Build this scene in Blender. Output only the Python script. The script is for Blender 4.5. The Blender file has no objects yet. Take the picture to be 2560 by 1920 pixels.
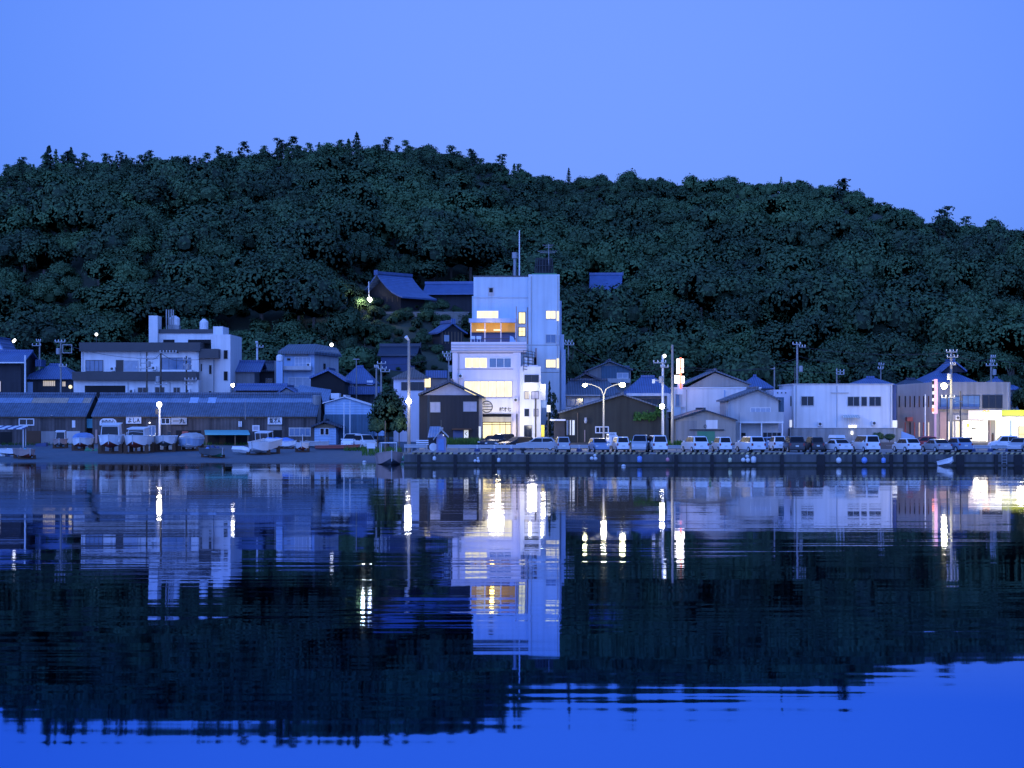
import bpy, math, random
import numpy as np
random.seed(11)
rng = np.random.default_rng(5)
scene = bpy.context.scene
COL = scene.collection
R = math.radians
F, HOR, CX, CAM = 4978.0, 1024.0, 1280.0, 6.5      # focal length, horizon, centre (photo pixels) and eye height (m)
def X(px, Y): return (px - CX) / F * Y
def Z(py, Y): return CAM - (py - HOR) / F * Y
def W(n, Y): return n / F * Y                        # photo pixels -> metres at distance Y

# ------------------------------------------------------------------ materials
def mat(name, col, rough=.7, var=.14, scale=.6, streak=0., metal=0., emit=None, es=0., ribs=None, bump=.0, spec=.5, coat=0.):
    m = bpy.data.materials.new(name); m.use_nodes = True
    nt = m.node_tree; nt.nodes.clear(); N = nt.nodes.new; Lk = nt.links.new
    out = N('ShaderNodeOutputMaterial'); b = N('ShaderNodeBsdfPrincipled'); Lk(b.outputs[0], out.inputs[0])
    b.inputs['Roughness'].default_value = rough; b.inputs['Metallic'].default_value = metal
    b.inputs['Specular IOR Level'].default_value = spec
    b.inputs['Coat Weight'].default_value = coat
    tc = N('ShaderNodeTexCoord')
    n1 = N('ShaderNodeTexNoise'); n1.inputs['Scale'].default_value = scale; n1.inputs['Detail'].default_value = 7
    n1.inputs['Roughness'].default_value = .62
    Lk(tc.outputs['Object'], n1.inputs['Vector'])
    mr = N('ShaderNodeMapRange'); mr.inputs[1].default_value = .25; mr.inputs[2].default_value = .75
    mr.inputs[3].default_value = 1 - var; mr.inputs[4].default_value = 1 + var * .6
    Lk(n1.outputs['Fac'], mr.inputs[0]); fac = mr.outputs[0]
    if streak:
        mp = N('ShaderNodeMapping'); mp.inputs['Scale'].default_value = (1.7, 1.7, .10)
        Lk(tc.outputs['Object'], mp.inputs['Vector'])
        n2 = N('ShaderNodeTexNoise'); n2.inputs['Scale'].default_value = 1.; n2.inputs['Detail'].default_value = 5
        Lk(mp.outputs[0], n2.inputs['Vector'])
        m2 = N('ShaderNodeMapRange'); m2.inputs[1].default_value = .42; m2.inputs[2].default_value = .68
        m2.inputs[3].default_value = 1; m2.inputs[4].default_value = 1 - streak
        Lk(n2.outputs['Fac'], m2.inputs[0])
        mm = N('ShaderNodeMath'); mm.operation = 'MULTIPLY'; Lk(fac, mm.inputs[0]); Lk(m2.outputs[0], mm.inputs[1]); fac = mm.outputs[0]
    hgt = None
    if ribs:                                          # corrugation / tile rows: (axis, period m, depth)
        sx = N('ShaderNodeSeparateXYZ'); Lk(tc.outputs['Object'], sx.inputs[0])
        k = N('ShaderNodeMath'); k.operation = 'MULTIPLY'; k.inputs[1].default_value = 2 * math.pi / ribs[1]
        Lk(sx.outputs['XYZ'.index(ribs[0])], k.inputs[0])
        s = N('ShaderNodeMath'); s.operation = 'SINE'; Lk(k.outputs[0], s.inputs[0])
        m3 = N('ShaderNodeMapRange'); m3.inputs[1].default_value = -1; m3.inputs[2].default_value = 1
        m3.inputs[3].default_value = 1 - ribs[2]; m3.inputs[4].default_value = 1 + ribs[2] * .4
        Lk(s.outputs[0], m3.inputs[0])
        mm = N('ShaderNodeMath'); mm.operation = 'MULTIPLY'; Lk(fac, mm.inputs[0]); Lk(m3.outputs[0], mm.inputs[1]); fac = mm.outputs[0]
        hgt = s.outputs[0]
    mx = N('ShaderNodeVectorMath'); mx.operation = 'SCALE'; mx.inputs[0].default_value = col[:3]
    Lk(fac, mx.inputs['Scale']); Lk(mx.outputs[0], b.inputs['Base Color'])
    if bump or ribs:
        bp = N('ShaderNodeBump'); bp.inputs['Distance'].default_value = bump or .03; bp.inputs['Strength'].default_value = .6
        Lk(hgt if hgt is not None else n1.outputs['Fac'], bp.inputs['Height']); Lk(bp.outputs[0], b.inputs['Normal'])
    if emit:
        b.inputs['Emission Color'].default_value = (*emit, 1); b.inputs['Emission Strength'].default_value = es
        if var > .2:                                  # a lit room: curtains and furniture make it uneven
            n4 = N('ShaderNodeTexNoise'); n4.inputs['Scale'].default_value = 1.4; n4.inputs['Detail'].default_value = 3
            mp = N('ShaderNodeMapping'); mp.inputs['Scale'].default_value = (1.6, 1., .5); Lk(tc.outputs['Object'], mp.inputs[0]); Lk(mp.outputs[0], n4.inputs['Vector'])
            m4 = N('ShaderNodeMapRange'); m4.inputs[1].default_value = .3; m4.inputs[2].default_value = .7
            m4.inputs[3].default_value = es * .8; m4.inputs[4].default_value = es * 1.15
            Lk(n4.outputs['Fac'], m4.inputs[0]); Lk(m4.outputs[0], b.inputs['Emission Strength'])
    return m
K = {}
def defmats():
    d = dict(
        white_wall=((.78, .77, .78), .75, .12, .22, .14), offwhite=((.50, .50, .51), .8, .10, .4, .18), tower=((.55, .65, .72), .75, .13, .2, .13),
        lilac_wall=((.76, .70, .76), .75, .06, .3, .08), grey_wall=((.27, .27, .28), .85, .16, .5, .30), beige_wall=((.33, .31, .285), .8, .12, .4, .2),
        dark_wall=((.035, .035, .045), .85, .2, .6, .3), brown_wall=((.046, .045, .036), .9, .2, .5, .35), wood_wall=((.21, .18, .17), .9, .30, .9, .45),
        concrete=((.30, .31, .32), .9, .22, .5, .3), algae=((.028, .034, .024), .8, .4, .8), dark_concrete=((.115, .12, .125), .9, .25, .7, .5), lightblue_wall=((.36, .50, .70), .7, .10, .4, .2),
        black=((.012, .012, .014), .9, .2), dark_metal=((.05, .05, .055), .5, .2), grey_metal=((.32, .33, .35), .5, .15), white_metal=((.75, .75, .77), .45, .08),
        pole=((.30, .29, .28), .85, .15), rubber=((.018, .017, .017), .8, .3), teal=((.10, .42, .52), .6, .12), awning_teal=((.13, .46, .52), .6, .10),
        pinkwood=((.42, .30, .28), .85, .25), wood=((.20, .14, .09), .85, .25), red_wood=((.34, .10, .09), .8, .25), door_brown=((.09, .045, .025), .8, .2),
        hull_white=((.86, .86, .88), .35, .14, 1.2), hull_dark=((.10, .11, .12), .5, .2), hull_grey=((.45, .46, .48), .45, .15), tarp=((.16, .28, .55), .7, .2, 1.5),
        hull_red=((.28, .045, .03), .6, .3), blue_cover=((.12, .25, .62), .7, .2, 1.5), darkblue=((.05, .08, .20), .6, .2),
        curtain=((.36, .42, .52), .6, .2, 2.), blind=((.42, .40, .46), .6, .15, 2.), shrine=((.26, .26, .40), .8, .12), deck=((.36, .36, .36), .7, .25, 2.),
        car_white=((.82, .82, .84), .28, .05), car_silver=((.42, .44, .47), .28, .05), car_blue=((.22, .30, .44), .28, .05), car_dark=((.025, .028, .036), .22, .05),
        car_red=((.5, .06, .05), .3, .05), trim=((.02, .02, .022), .6, .1), chrome=((.6, .6, .62), .25, .05), tail=((.30, .02, .02), .35, .1), headglass=((.6, .62, .65), .15, .05),
        gravel=((.09, .13, .17), .95, .3, 1.3), asphalt=((.055, .056, .06), .9, .2, 1.), paving=((.24, .245, .25), .9, .2, .6), hillsoil=((.050, .068, .045), 1., .3, .2),
        bark=((.10, .085, .07), .95, .3), car_glass=((.010, .012, .018), .35, .1, 1., 0., 0., None, 0., None, 0., .2), glass=((.012, .016, .024), .12, .1, 1., 0., 0., None, 0., None, 0., .28), glass_blue=((.10, .18, .30), .1, .2, 1.5), plate=((.7, .7, .65), .5, .05),
        awning_orange=((.70, .36, .06), .7, .15), yellow_green=((.55, .60, .05), .5, .05), yellow_paint=((.75, .55, .04), .5, .08), pink_sign=((.75, .42, .52), .5, .08),
        green_plastic=((.05, .22, .12), .5, .1), buoy_white=((.72, .72, .72), .5, .12), buoy_blue=((.20, .34, .70), .5, .1), buoy_pink=((.75, .28, .32), .5, .1), buoy_cream=((.62, .62, .40), .5, .1),
        wire=((.03, .03, .035), .6, .1), ink=((.015, .015, .018), .7, .1), rope=((.35, .30, .22), .9, .2), greenhouse=((.40, .50, .52), .3, .2), stone=((.22, .22, .21), .9, .3, 1.),
        trunkpale=((.26, .23, .20), .9, .2), pampas=((.35, .36, .30), .9, .2))
    for k, v in d.items(): K[k] = mat(k, *v)
    K['pole'] = mat('pole', (.30, .29, .28), .85, .2, .8, .3)
    K['tile_blue'] = mat('tile_blue', (.085, .15, .33), .45, .25, .8, ribs=('X', .32, .30), bump=.03)
    K['tile_dark'] = mat('tile_dark', (.035, .050, .085), .45, .25, .8, ribs=('X', .32, .35), bump=.03)
    K['tile_grey'] = mat('tile_grey', (.11, .14, .19), .5, .25, .8, ribs=('X', .34, .35), bump=.03)
    K['tile_brown'] = mat('tile_brown', (.17, .14, .13), .6, .25, .8, ribs=('X', .34, .35), bump=.03)
    K['tin'] = mat('tin', (.105, .155, .235), .5, .28, .35, .35, ribs=('X', .31, .32), bump=.035)
    K['tin_light'] = mat('tin_light', (.22, .31, .46), .5, .2, .3, .2, ribs=('X', .31, .18), bump=.03)
    K['tin_rust'] = mat('tin_rust', (.46, .36, .28), .6, .28, .5, .2, ribs=('X', .31, .18), bump=.03)
    K['clad_blue'] = mat('clad_blue', (.36, .52, .72), .6, .1, .4, .15, ribs=('Z', .35, .10), bump=.02)
    K['clad_low'] = mat('clad_low', (.07, .15, .23), .7, .2, .5, .25, ribs=('X', .4, .12), bump=.02)
    K['board'] = mat('board', (.115, .098, .098), .9, .32, .9, .55, ribs=('X', .45, .16), bump=.015)
    K['clad_dark'] = mat('clad_dark', (.017, .018, .024), .75, .15, .6, .25, ribs=('X', .5, .12), bump=.01)
    K['lit'] = mat('lit', (.06, .06, .05), .6, .3, emit=(1.0, .82, .42), es=1.55)
    K['lit_pale'] = mat('lit_pale', (.06, .06, .05), .6, .3, emit=(1.0, .86, .54), es=1.4)
    K['lit_white'] = mat('lit_white', (.8, .8, .8), .6, .3, emit=(1.0, .95, .80), es=2.2)
    K['lit_dim'] = mat('lit_dim', (.5, .45, .4), .6, .3, emit=(1.0, .78, .35), es=.45)
    K['lit_orange'] = mat('lit_orange', (.6, .35, .1), .7, .3, emit=(1.0, .42, .03), es=.34)
    K['bulb_white'] = mat('bulb_white', (.8, .8, .8), .4, .05, emit=(1.0, .97, .88), es=26)
    K['bulb_warm'] = mat('bulb_warm', (.8, .8, .8), .4, .05, emit=(1.0, .92, .45), es=34)
    K['bulb_soft'] = mat('bulb_soft', (.8, .8, .8), .4, .05, emit=(1.0, .97, .9), es=5)
    K['neon_white'] = mat('neon_white', (.8, .8, .8), .4, .05, emit=(1.0, .88, .70), es=3.2)
    K['neon_red'] = mat('neon_red', (.6, .1, .05), .4, .05, emit=(1.0, .12, .04), es=3.0)
    K['neon_pink'] = mat('neon_pink', (.7, .4, .5), .4, .05, emit=(1.0, .50, .62), es=.75)
    K['sign_lit'] = mat('sign_lit', (.8, .8, .7), .5, .05, emit=(1.0, .95, .75), es=.5)
    K['emblem'] = mat('emblem', (.8, .4, .1), .5, .05, emit=(1.0, .35, .02), es=1.6)
    K['canopy_lit'] = mat('canopy_lit', (.8, .8, .75), .5, .1, emit=(1.0, .90, .70), es=.8)
    K['yg_lit'] = mat('yg_lit', (.38, .42, .03), .5, .1, emit=(.75, .78, .02), es=.22)
    # black and yellow slanted hazard stripes on the kerb
    m = bpy.data.materials.new('hazard'); m.use_nodes = True; nt = m.node_tree; b = nt.nodes['Principled BSDF']; N = nt.nodes.new; Lk = nt.links.new
    tc = N('ShaderNodeTexCoord'); sx = N('ShaderNodeSeparateXYZ'); Lk(tc.outputs['Object'], sx.inputs[0])
    a = N('ShaderNodeMath'); a.operation = 'ADD'; Lk(sx.outputs[0], a.inputs[0])
    zz = N('ShaderNodeMath'); zz.operation = 'MULTIPLY'; zz.inputs[1].default_value = -.8; Lk(sx.outputs[2], zz.inputs[0]); Lk(zz.outputs[0], a.inputs[1])
    fr = N('ShaderNodeMath'); fr.operation = 'PINGPONG'; fr.inputs[1].default_value = .28; Lk(a.outputs[0], fr.inputs[0])
    gt = N('ShaderNodeMath'); gt.operation = 'GREATER_THAN'; gt.inputs[1].default_value = .14; Lk(fr.outputs[0], gt.inputs[0])
    nz = N('ShaderNodeTexNoise'); nz.inputs['Scale'].default_value = .7; nz.inputs['Detail'].default_value = 6; Lk(tc.outputs['Object'], nz.inputs['Vector'])
    mr = N('ShaderNodeMapRange'); mr.inputs[1].default_value = .3; mr.inputs[2].default_value = .6; mr.inputs[3].default_value = .25; Lk(nz.outputs['Fac'], mr.inputs[0])
    mu = N('ShaderNodeMath'); mu.operation = 'MULTIPLY'; Lk(gt.outputs[0], mu.inputs[0]); Lk(mr.outputs[0], mu.inputs[1])
    mx = N('ShaderNodeMix'); mx.data_type = 'RGBA'; mx.inputs[6].default_value = (.02, .02, .022, 1); mx.inputs[7].default_value = (.72, .60, .30, 1)
    Lk(mu.outputs[0], mx.inputs[0]); Lk(mx.outputs[2], b.inputs['Base Color']); b.inputs['Roughness'].default_value = .8
    K['hazard'] = m
    # striped tent cloth
    m = bpy.data.materials.new('striped_cloth'); m.use_nodes = True; nt = m.node_tree; b = nt.nodes['Principled BSDF']; N = nt.nodes.new; Lk = nt.links.new
    tc = N('ShaderNodeTexCoord'); sx = N('ShaderNodeSeparateXYZ'); Lk(tc.outputs['Object'], sx.inputs[0])
    fr = N('ShaderNodeMath'); fr.operation = 'PINGPONG'; fr.inputs[1].default_value = .55; Lk(sx.outputs[0], fr.inputs[0])
    gt = N('ShaderNodeMath'); gt.operation = 'GREATER_THAN'; gt.inputs[1].default_value = .2; Lk(fr.outputs[0], gt.inputs[0])
    mx = N('ShaderNodeMix'); mx.data_type = 'RGBA'; mx.inputs[6].default_value = (.04, .06, .2, 1); mx.inputs[7].default_value = (.7, .72, .75, 1)
    Lk(gt.outputs[0], mx.inputs[0]); Lk(mx.outputs[2], b.inputs['Base Color']); b.inputs['Roughness'].default_value = .8
    K['striped_cloth'] = m
    # foliage: base colour varies from tree to tree and from clump to clump (attribute 'tint' and object random); the low tint of inner blobs paints shade
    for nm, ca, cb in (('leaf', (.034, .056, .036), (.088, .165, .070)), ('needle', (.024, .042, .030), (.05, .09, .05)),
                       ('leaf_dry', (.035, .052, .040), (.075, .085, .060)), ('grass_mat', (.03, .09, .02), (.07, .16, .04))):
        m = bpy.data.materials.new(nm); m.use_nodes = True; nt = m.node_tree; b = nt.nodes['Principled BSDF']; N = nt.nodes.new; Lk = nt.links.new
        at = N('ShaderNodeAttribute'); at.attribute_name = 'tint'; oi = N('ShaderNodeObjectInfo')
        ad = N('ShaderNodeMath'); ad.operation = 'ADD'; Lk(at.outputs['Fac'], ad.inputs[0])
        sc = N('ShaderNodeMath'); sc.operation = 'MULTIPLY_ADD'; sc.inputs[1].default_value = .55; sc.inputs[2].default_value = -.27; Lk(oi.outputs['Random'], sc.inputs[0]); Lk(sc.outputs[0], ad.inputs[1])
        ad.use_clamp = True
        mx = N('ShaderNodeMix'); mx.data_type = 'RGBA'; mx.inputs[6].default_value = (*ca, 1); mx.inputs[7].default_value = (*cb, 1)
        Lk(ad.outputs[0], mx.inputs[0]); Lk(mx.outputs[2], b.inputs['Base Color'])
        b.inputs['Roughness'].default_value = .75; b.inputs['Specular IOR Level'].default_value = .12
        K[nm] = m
    # water: calm harbour; the surface slope comes from layered noise (ripples, patches of ripples, slow swell)
    m = bpy.data.materials.new('water'); m.use_nodes = True; nt = m.node_tree; b = nt.nodes['Principled BSDF']; N = nt.nodes.new; Lk = nt.links.new
    nt.nodes.remove(b); out = [n for n in nt.nodes if n.type == 'OUTPUT_MATERIAL'][0]
    gl = N('ShaderNodeBsdfGlossy'); gl.inputs['Roughness'].default_value = .025; di = N('ShaderNodeBsdfDiffuse'); di.inputs['Color'].default_value = (.0, .004, .016, 1)
    fr = N('ShaderNodeFresnel'); fr.inputs['IOR'].default_value = 1.333
    t_ = N('ShaderNodeMapRange'); t_.inputs[1].default_value = .42; t_.inputs[2].default_value = .82; Lk(fr.outputs[0], t_.inputs[0])
    cm = N('ShaderNodeMix'); cm.data_type = 'RGBA'; cm.inputs[6].default_value = (.125, .33, .78, 1); cm.inputs[7].default_value = (.95, .90, .86, 1); Lk(t_.outputs[0], cm.inputs[0]); Lk(cm.outputs[2], gl.inputs['Color'])
    ms = N('ShaderNodeMixShader'); ms.inputs[0].default_value = .93; Lk(di.outputs[0], ms.inputs[1]); Lk(gl.outputs[0], ms.inputs[2]); Lk(ms.outputs[0], out.inputs[0])
    ge = N('ShaderNodeNewGeometry')
    def layer(sx_, sy_, det, ax, ay, modnode=None):
        mp = N('ShaderNodeMapping'); mp.inputs['Scale'].default_value = (sx_, sy_, 1); Lk(ge.outputs['Position'], mp.inputs[0])
        n = N('ShaderNodeTexNoise'); n.inputs['Scale'].default_value = 1; n.inputs['Detail'].default_value = det; Lk(mp.outputs[0], n.inputs['Vector'])
        s = N('ShaderNodeVectorMath'); s.operation = 'SUBTRACT'; s.inputs[1].default_value = (.5, .5, .5); Lk(n.outputs['Color'], s.inputs[0])
        q = N('ShaderNodeVectorMath'); q.operation = 'MULTIPLY'; q.inputs[1].default_value = (ax, ay, 0); Lk(s.outputs[0], q.inputs[0])
        if modnode is None: return q.outputs[0]
        r = N('ShaderNodeVectorMath'); r.operation = 'SCALE'; Lk(q.outputs[0], r.inputs[0]); Lk(modnode, r.inputs['Scale']); return r.outputs[0]
    mp = N('ShaderNodeMapping'); mp.inputs['Scale'].default_value = (.035, .085, 1); Lk(ge.outputs['Position'], mp.inputs[0])
    n = N('ShaderNodeTexNoise'); n.inputs['Scale'].default_value = 1; n.inputs['Detail'].default_value = 3; Lk(mp.outputs[0], n.inputs['Vector'])
    mr = N('ShaderNodeMapRange'); mr.inputs[1].default_value = .42; mr.inputs[2].default_value = .64; mr.inputs[3].default_value = .35; mr.inputs[4].default_value = 1.6
    Lk(n.outputs['Fac'], mr.inputs[0])
    sp_ = N('ShaderNodeSeparateXYZ'); Lk(ge.outputs['Position'], sp_.inputs[0])      # the breeze ruffles the water more towards the quay
    mw = N('ShaderNodeMapRange'); mw.inputs[1].default_value = 45; mw.inputs[2].default_value = 170; mw.inputs[3].default_value = .04; mw.inputs[4].default_value = 1.; Lk(sp_.outputs[1], mw.inputs[0])
    md = N('ShaderNodeMath'); md.operation = 'MULTIPLY'; Lk(mr.outputs[0], md.inputs[0]); Lk(mw.outputs[0], md.inputs[1])
    nm_ = N('ShaderNodeMath'); nm_.operation = 'SUBTRACT'; nm_.inputs[0].default_value = 1.; nm_.use_clamp = True; Lk(mw.outputs[0], nm_.inputs[1])
    nm2 = N('ShaderNodeMath'); nm2.operation = 'MULTIPLY'; Lk(nm_.outputs[0], nm2.inputs[0]); Lk(mr.outputs[0], nm2.inputs[1])
    ls = [layer(.05, .20, 0, .003, WATER[0]), layer(.11, 1.0, 0, .003, WATER[1], mr.outputs[0]), layer(.42, 2.6, 0, .003, WATER[1] * .55, mr.outputs[0]), layer(.11, 1.3, 1, .003, .024, nm2.outputs[0]), layer(5., 13., 2, .012, WATER[2], md.outputs[0])]
    acc = ls[0]
    for l in ls[1:]:
        a = N('ShaderNodeVectorMath'); a.operation = 'ADD'; Lk(acc, a.inputs[0]); Lk(l, a.inputs[1]); acc = a.outputs[0]
    tl = N('ShaderNodeMapRange'); tl.inputs[1].default_value = 35; tl.inputs[2].default_value = 95; tl.inputs[3].default_value = .0062; tl.inputs[4].default_value = .0030; Lk(sp_.outputs[1], tl.inputs[0])   # steady tilt away from the camera, added to lower the reflections
    cb_ = N('ShaderNodeCombineXYZ'); cb_.inputs[2].default_value = 1; Lk(tl.outputs[0], cb_.inputs[1])
    a = N('ShaderNodeVectorMath'); a.operation = 'ADD'; Lk(cb_.outputs[0], a.inputs[1]); Lk(acc, a.inputs[0])
    nn = N('ShaderNodeVectorMath'); nn.operation = 'NORMALIZE'; Lk(a.outputs[0], nn.inputs[0]); Lk(nn.outputs[0], gl.inputs['Normal'])
    K['water'] = m
WATER = (.009, .010, .038)
defmats()

# ------------------------------------------------------------------ mesh builder
class MB:
    def __init__(s): s.v = []; s.f = []
    def add(s, vs, fs):
        o = len(s.v); s.v += [tuple(p) for p in vs]; s.f += [tuple(i + o for i in f) for f in fs]; return s
    def box(s, x0, x1, y0, y1, z0, z1):
        return s.add([(x0, y0, z0), (x1, y0, z0), (x1, y1, z0), (x0, y1, z0), (x0, y0, z1), (x1, y0, z1), (x1, y1, z1), (x0, y1, z1)],
                     [(0, 3, 2, 1), (4, 5, 6, 7), (0, 1, 5, 4), (1, 2, 6, 5), (2, 3, 7, 6), (3, 0, 4, 7)])
    def prism(s, poly, y0, y1):                       # polygon in (x, z), extruded along y
        n = len(poly)
        return s.add([(x, y0, z) for x, z in poly] + [(x, y1, z) for x, z in poly],
                     [tuple(range(n)), tuple(range(2 * n - 1, n - 1, -1))] + [(i, n + i, n + (i + 1) % n, (i + 1) % n) for i in range(n)])
    def slab(s, a, b, c, d, t):                       # quad a b c d thickened downwards by t
        lo = [(p[0], p[1], p[2] - t) for p in (a, b, c, d)]
        return s.add([a, b, c, d] + lo, [(0, 1, 2, 3), (7, 6, 5, 4), (0, 4, 5, 1), (1, 5, 6, 2), (2, 6, 7, 3), (3, 7, 4, 0)])
    def cyl(s, p, q, r0, r1=None, n=10):
        from mathutils import Vector
        r1 = r0 if r1 is None else r1
        p, q = Vector(p), Vector(q); d = (q - p).normalized()
        a = d.orthogonal().normalized(); b = d.cross(a)
        vs = [p + (a * math.cos(t) + b * math.sin(t)) * r0 for t in (2 * math.pi * i / n for i in range(n))]
        vs += [q + (a * math.cos(t) + b * math.sin(t)) * r1 for t in (2 * math.pi * i / n for i in range(n))]
        return s.add(vs, [(i, (i + 1) % n, n + (i + 1) % n, n + i) for i in range(n)] + [tuple(range(n - 1, -1, -1)), tuple(range(n, 2 * n))])
    def tube(s, pts, r, n=6):
        for a, b in zip(pts[:-1], pts[1:]): s.cyl(a, b, r, r, n)
        return s
    def lathe(s, c, prof, n=14, sx=1., sy=1.):        # prof: (radius, z)
        vs = []; fs = []
        for r, z in prof:
            vs += [(c[0] + r * sx * math.cos(2 * math.pi * i / n), c[1] + r * sy * math.sin(2 * math.pi * i / n), c[2] + z) for i in range(n)]
        for k in range(len(prof) - 1):
            fs += [(k * n + i, k * n + (i + 1) % n, (k + 1) * n + (i + 1) % n, (k + 1) * n + i) for i in range(n)]
        fs += [tuple(range(n - 1, -1, -1)), tuple(range((len(prof) - 1) * n, len(prof) * n))]
        return s.add(vs, fs)
    def ball(s, c, r, n=12, sz=1.):
        return s.lathe(c, [(max(r * math.sin(math.pi * i / 8), .001), -r * sz * math.cos(math.pi * i / 8)) for i in range(9)], n)
    def quad(s, a, b, c, d): return s.add([a, b, c, d], [(0, 1, 2, 3)])
    def ring(s, x0, x1, z0, z1, y0, y1, w):           # a rectangular frame
        s.box(x0, x1, y0, y1, z0, z0 + w).box(x0, x1, y0, y1, z1 - w, z1)
        return s.box(x0, x0 + w, y0, y1, z0 + w, z1 - w).box(x1 - w, x1, y0, y1, z0 + w, z1 - w)

def link(name, mb, m, parent=None, origin=(0, 0, 0), smooth=False, label=None):
    me = bpy.data.meshes.new(name)
    me.from_pydata([(p[0] - origin[0], p[1] - origin[1], p[2] - origin[2]) for p in mb.v], [], mb.f)
    me.materials.append(K[m] if isinstance(m, str) else m)
    if smooth: me.shade_smooth()
    me.update()
    o = bpy.data.objects.new(name, me); COL.objects.link(o)
    if parent is None: o.location = origin
    else: o.parent = parent
    if label: o['label'] = label
    return o
def struct(name, mb, m, label=None):
    o = link(name, mb, m); o['kind'] = 'structure'
    if label: o['label'] = label
    return o

class Thing:
    """One object of the scene: an Empty at its base, parts are meshes under it (vertices given in world metres)."""
    def __init__(s, name, label, cat, loc, group=None, Y=None):
        s.o = bpy.data.objects.new(name, None); COL.objects.link(s.o); s.o.empty_display_size = .3
        s.loc = tuple(loc); s.o.location = s.loc; s.o['label'] = label; s.o['category'] = cat
        if group: s.o['group'] = group
        s.Y = Y if Y is not None else loc[1]
    def part(s, name, mb, m, parent=None, smooth=False, label=None): return link(name, mb, m, parent or s.o, s.loc, smooth, label)
    # the following take photo pixels at the facade's distance
    def box(s, name, x0, x1, y0, y1, m, d0=0., d1=1., parent=None, zb=None, label=None):
        Y = s.Y + d0
        return s.part(name, MB().box(X(x0, Y), X(x1, Y), Y, s.Y + d1, Z(y1, Y) if zb is None else zb, Z(y0, Y)), m, parent, label=label)
    def win(s, x0, x1, y0, y1, glass='glass', frame='white_metal', cols=2, rows=1, d=0., fw=.07, name='window', pane=True):
        Y = s.Y + d; a, b, c, e = X(x0, Y), X(x1, Y), Z(y1, Y), Z(y0, Y)
        f = MB().ring(a, b, c, e, Y - .09, Y + .02, fw)
        for i in range(1, cols):
            xx = a + (b - a) * i / cols; f.box(xx - fw * .35, xx + fw * .35, Y - .08, Y + .015, c + fw, e - fw)
        for i in range(1, rows):
            zz = c + (e - c) * i / rows; f.box(a + fw, b - fw, Y - .075, Y + .01, zz - fw * .3, zz + fw * .3)
        fo = s.part(name, f, frame)
        if pane: s.part('pane', MB().box(a + fw * .5, b - fw * .5, Y - .045, Y + .005, c + fw * .5, e - fw * .5), glass, fo)
        return fo
    def text(s, name, body, x, y, hpx, m='ink', d=0., parent=None, width=None):
        cu = bpy.data.curves.new(name, 'FONT'); cu.body = body; cu.extrude = .012; cu.align_x = 'CENTER'; cu.align_y = 'CENTER'
        Y = s.Y + d; cu.size = W(hpx, Y) * 1.15; cu.offset = .012
        t = bpy.data.objects.new(name, cu); COL.objects.link(t); bpy.context.view_layer.update()
        me = bpy.data.meshes.new_from_object(t.evaluated_get(bpy.context.evaluated_depsgraph_get())); bpy.data.objects.remove(t)
        me.materials.clear(); me.materials.append(K[m])
        n = len(me.vertices); co = np.empty(n * 3, 'f4'); me.vertices.foreach_get('co', co); co = co.reshape(-1, 3)
        if width and n: co[:, 0] *= W(width, Y) / max(1e-3, co[:, 0].max() - co[:, 0].min())
        new = np.stack([co[:, 0] + X(x, Y), Y - co[:, 2] - .012, co[:, 1] + Z(y, Y)], 1) - np.array(s.loc)
        me.vertices.foreach_set('co', new.astype('f4').ravel()); me.update()
        o = bpy.data.objects.new(name, me); COL.objects.link(o); o.parent = parent or s.o
        return o
    def gable(s, apex, left, right, depth, m, over=.5, t=.22, name='roof', d=0.):      # gable end to the camera
        Y0, Y1 = s.Y + d - over, s.Y + d + depth + over; Y = s.Y + d
        A, L_, R_ = [(X(p[0], Y), Z(p[1], Y)) for p in (apex, left, right)]
        mb = MB()
        mb.slab((L_[0], Y0, L_[1]), (A[0], Y0, A[1]), (A[0], Y1, A[1]), (L_[0], Y1, L_[1]), t)
        mb.slab((A[0], Y0, A[1]), (R_[0], Y0, R_[1]), (R_[0], Y1, R_[1]), (A[0], Y1, A[1]), t)
        r = s.part(name, mb, m)
        s.part('ridge', MB().box(A[0] - .16, A[0] + .16, Y0 - .05, Y1 + .05, A[1] - .04, A[1] + .2), m, r)
        return r
    def gwall(s, apex, left, right, depth, m, zb, name='wall', d=0., drop=0):          # wall with a pointed gable
        Y = s.Y + d
        A, L_, R_ = [(X(p[0], Y), Z(p[1] + drop, Y)) for p in (apex, left, right)]
        return s.part(name, MB().prism([(L_[0], zb), (R_[0], zb), R_, (A[0], A[1] - .05), L_], Y, Y + depth), m)
    def eaves(s, x0, x1, ridge, eave, depth, m, over=.6, t=.18, name='roof', hip=0., d=0.):   # ridge parallel to the quay
        Y0, Ym, Y1 = s.Y + d - over, s.Y + d + depth / 2, s.Y + d + depth + over
        a, b = X(x0, Y0), X(x1, Y0); zr, ze = Z(ridge, Ym), Z(eave, Y0); h = hip
        mb = MB()
        mb.slab((a, Y0, ze), (b, Y0, ze), (b - h, Ym, zr), (a + h, Ym, zr), t)
        mb.slab((b, Y1, ze), (a, Y1, ze), (a + h, Ym, zr), (b - h, Ym, zr), t)
        if h:
            for xx, xr in ((a, a + h), (b, b - h)):
                p = [(xx, Y0, ze), (xx, Y1, ze), (xr, Ym, zr)]
                mb.add(p + [(q[0], q[1], q[2] - t) for q in p], [(0, 1, 2), (5, 4, 3), (0, 3, 4, 1)])
        r = s.part(name, mb, m)
        s.part('ridge', MB().box(a + h - .05, b - h + .05, Ym - .18, Ym + .18, zr - .05, zr + .22), m, r)
        return r
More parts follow.
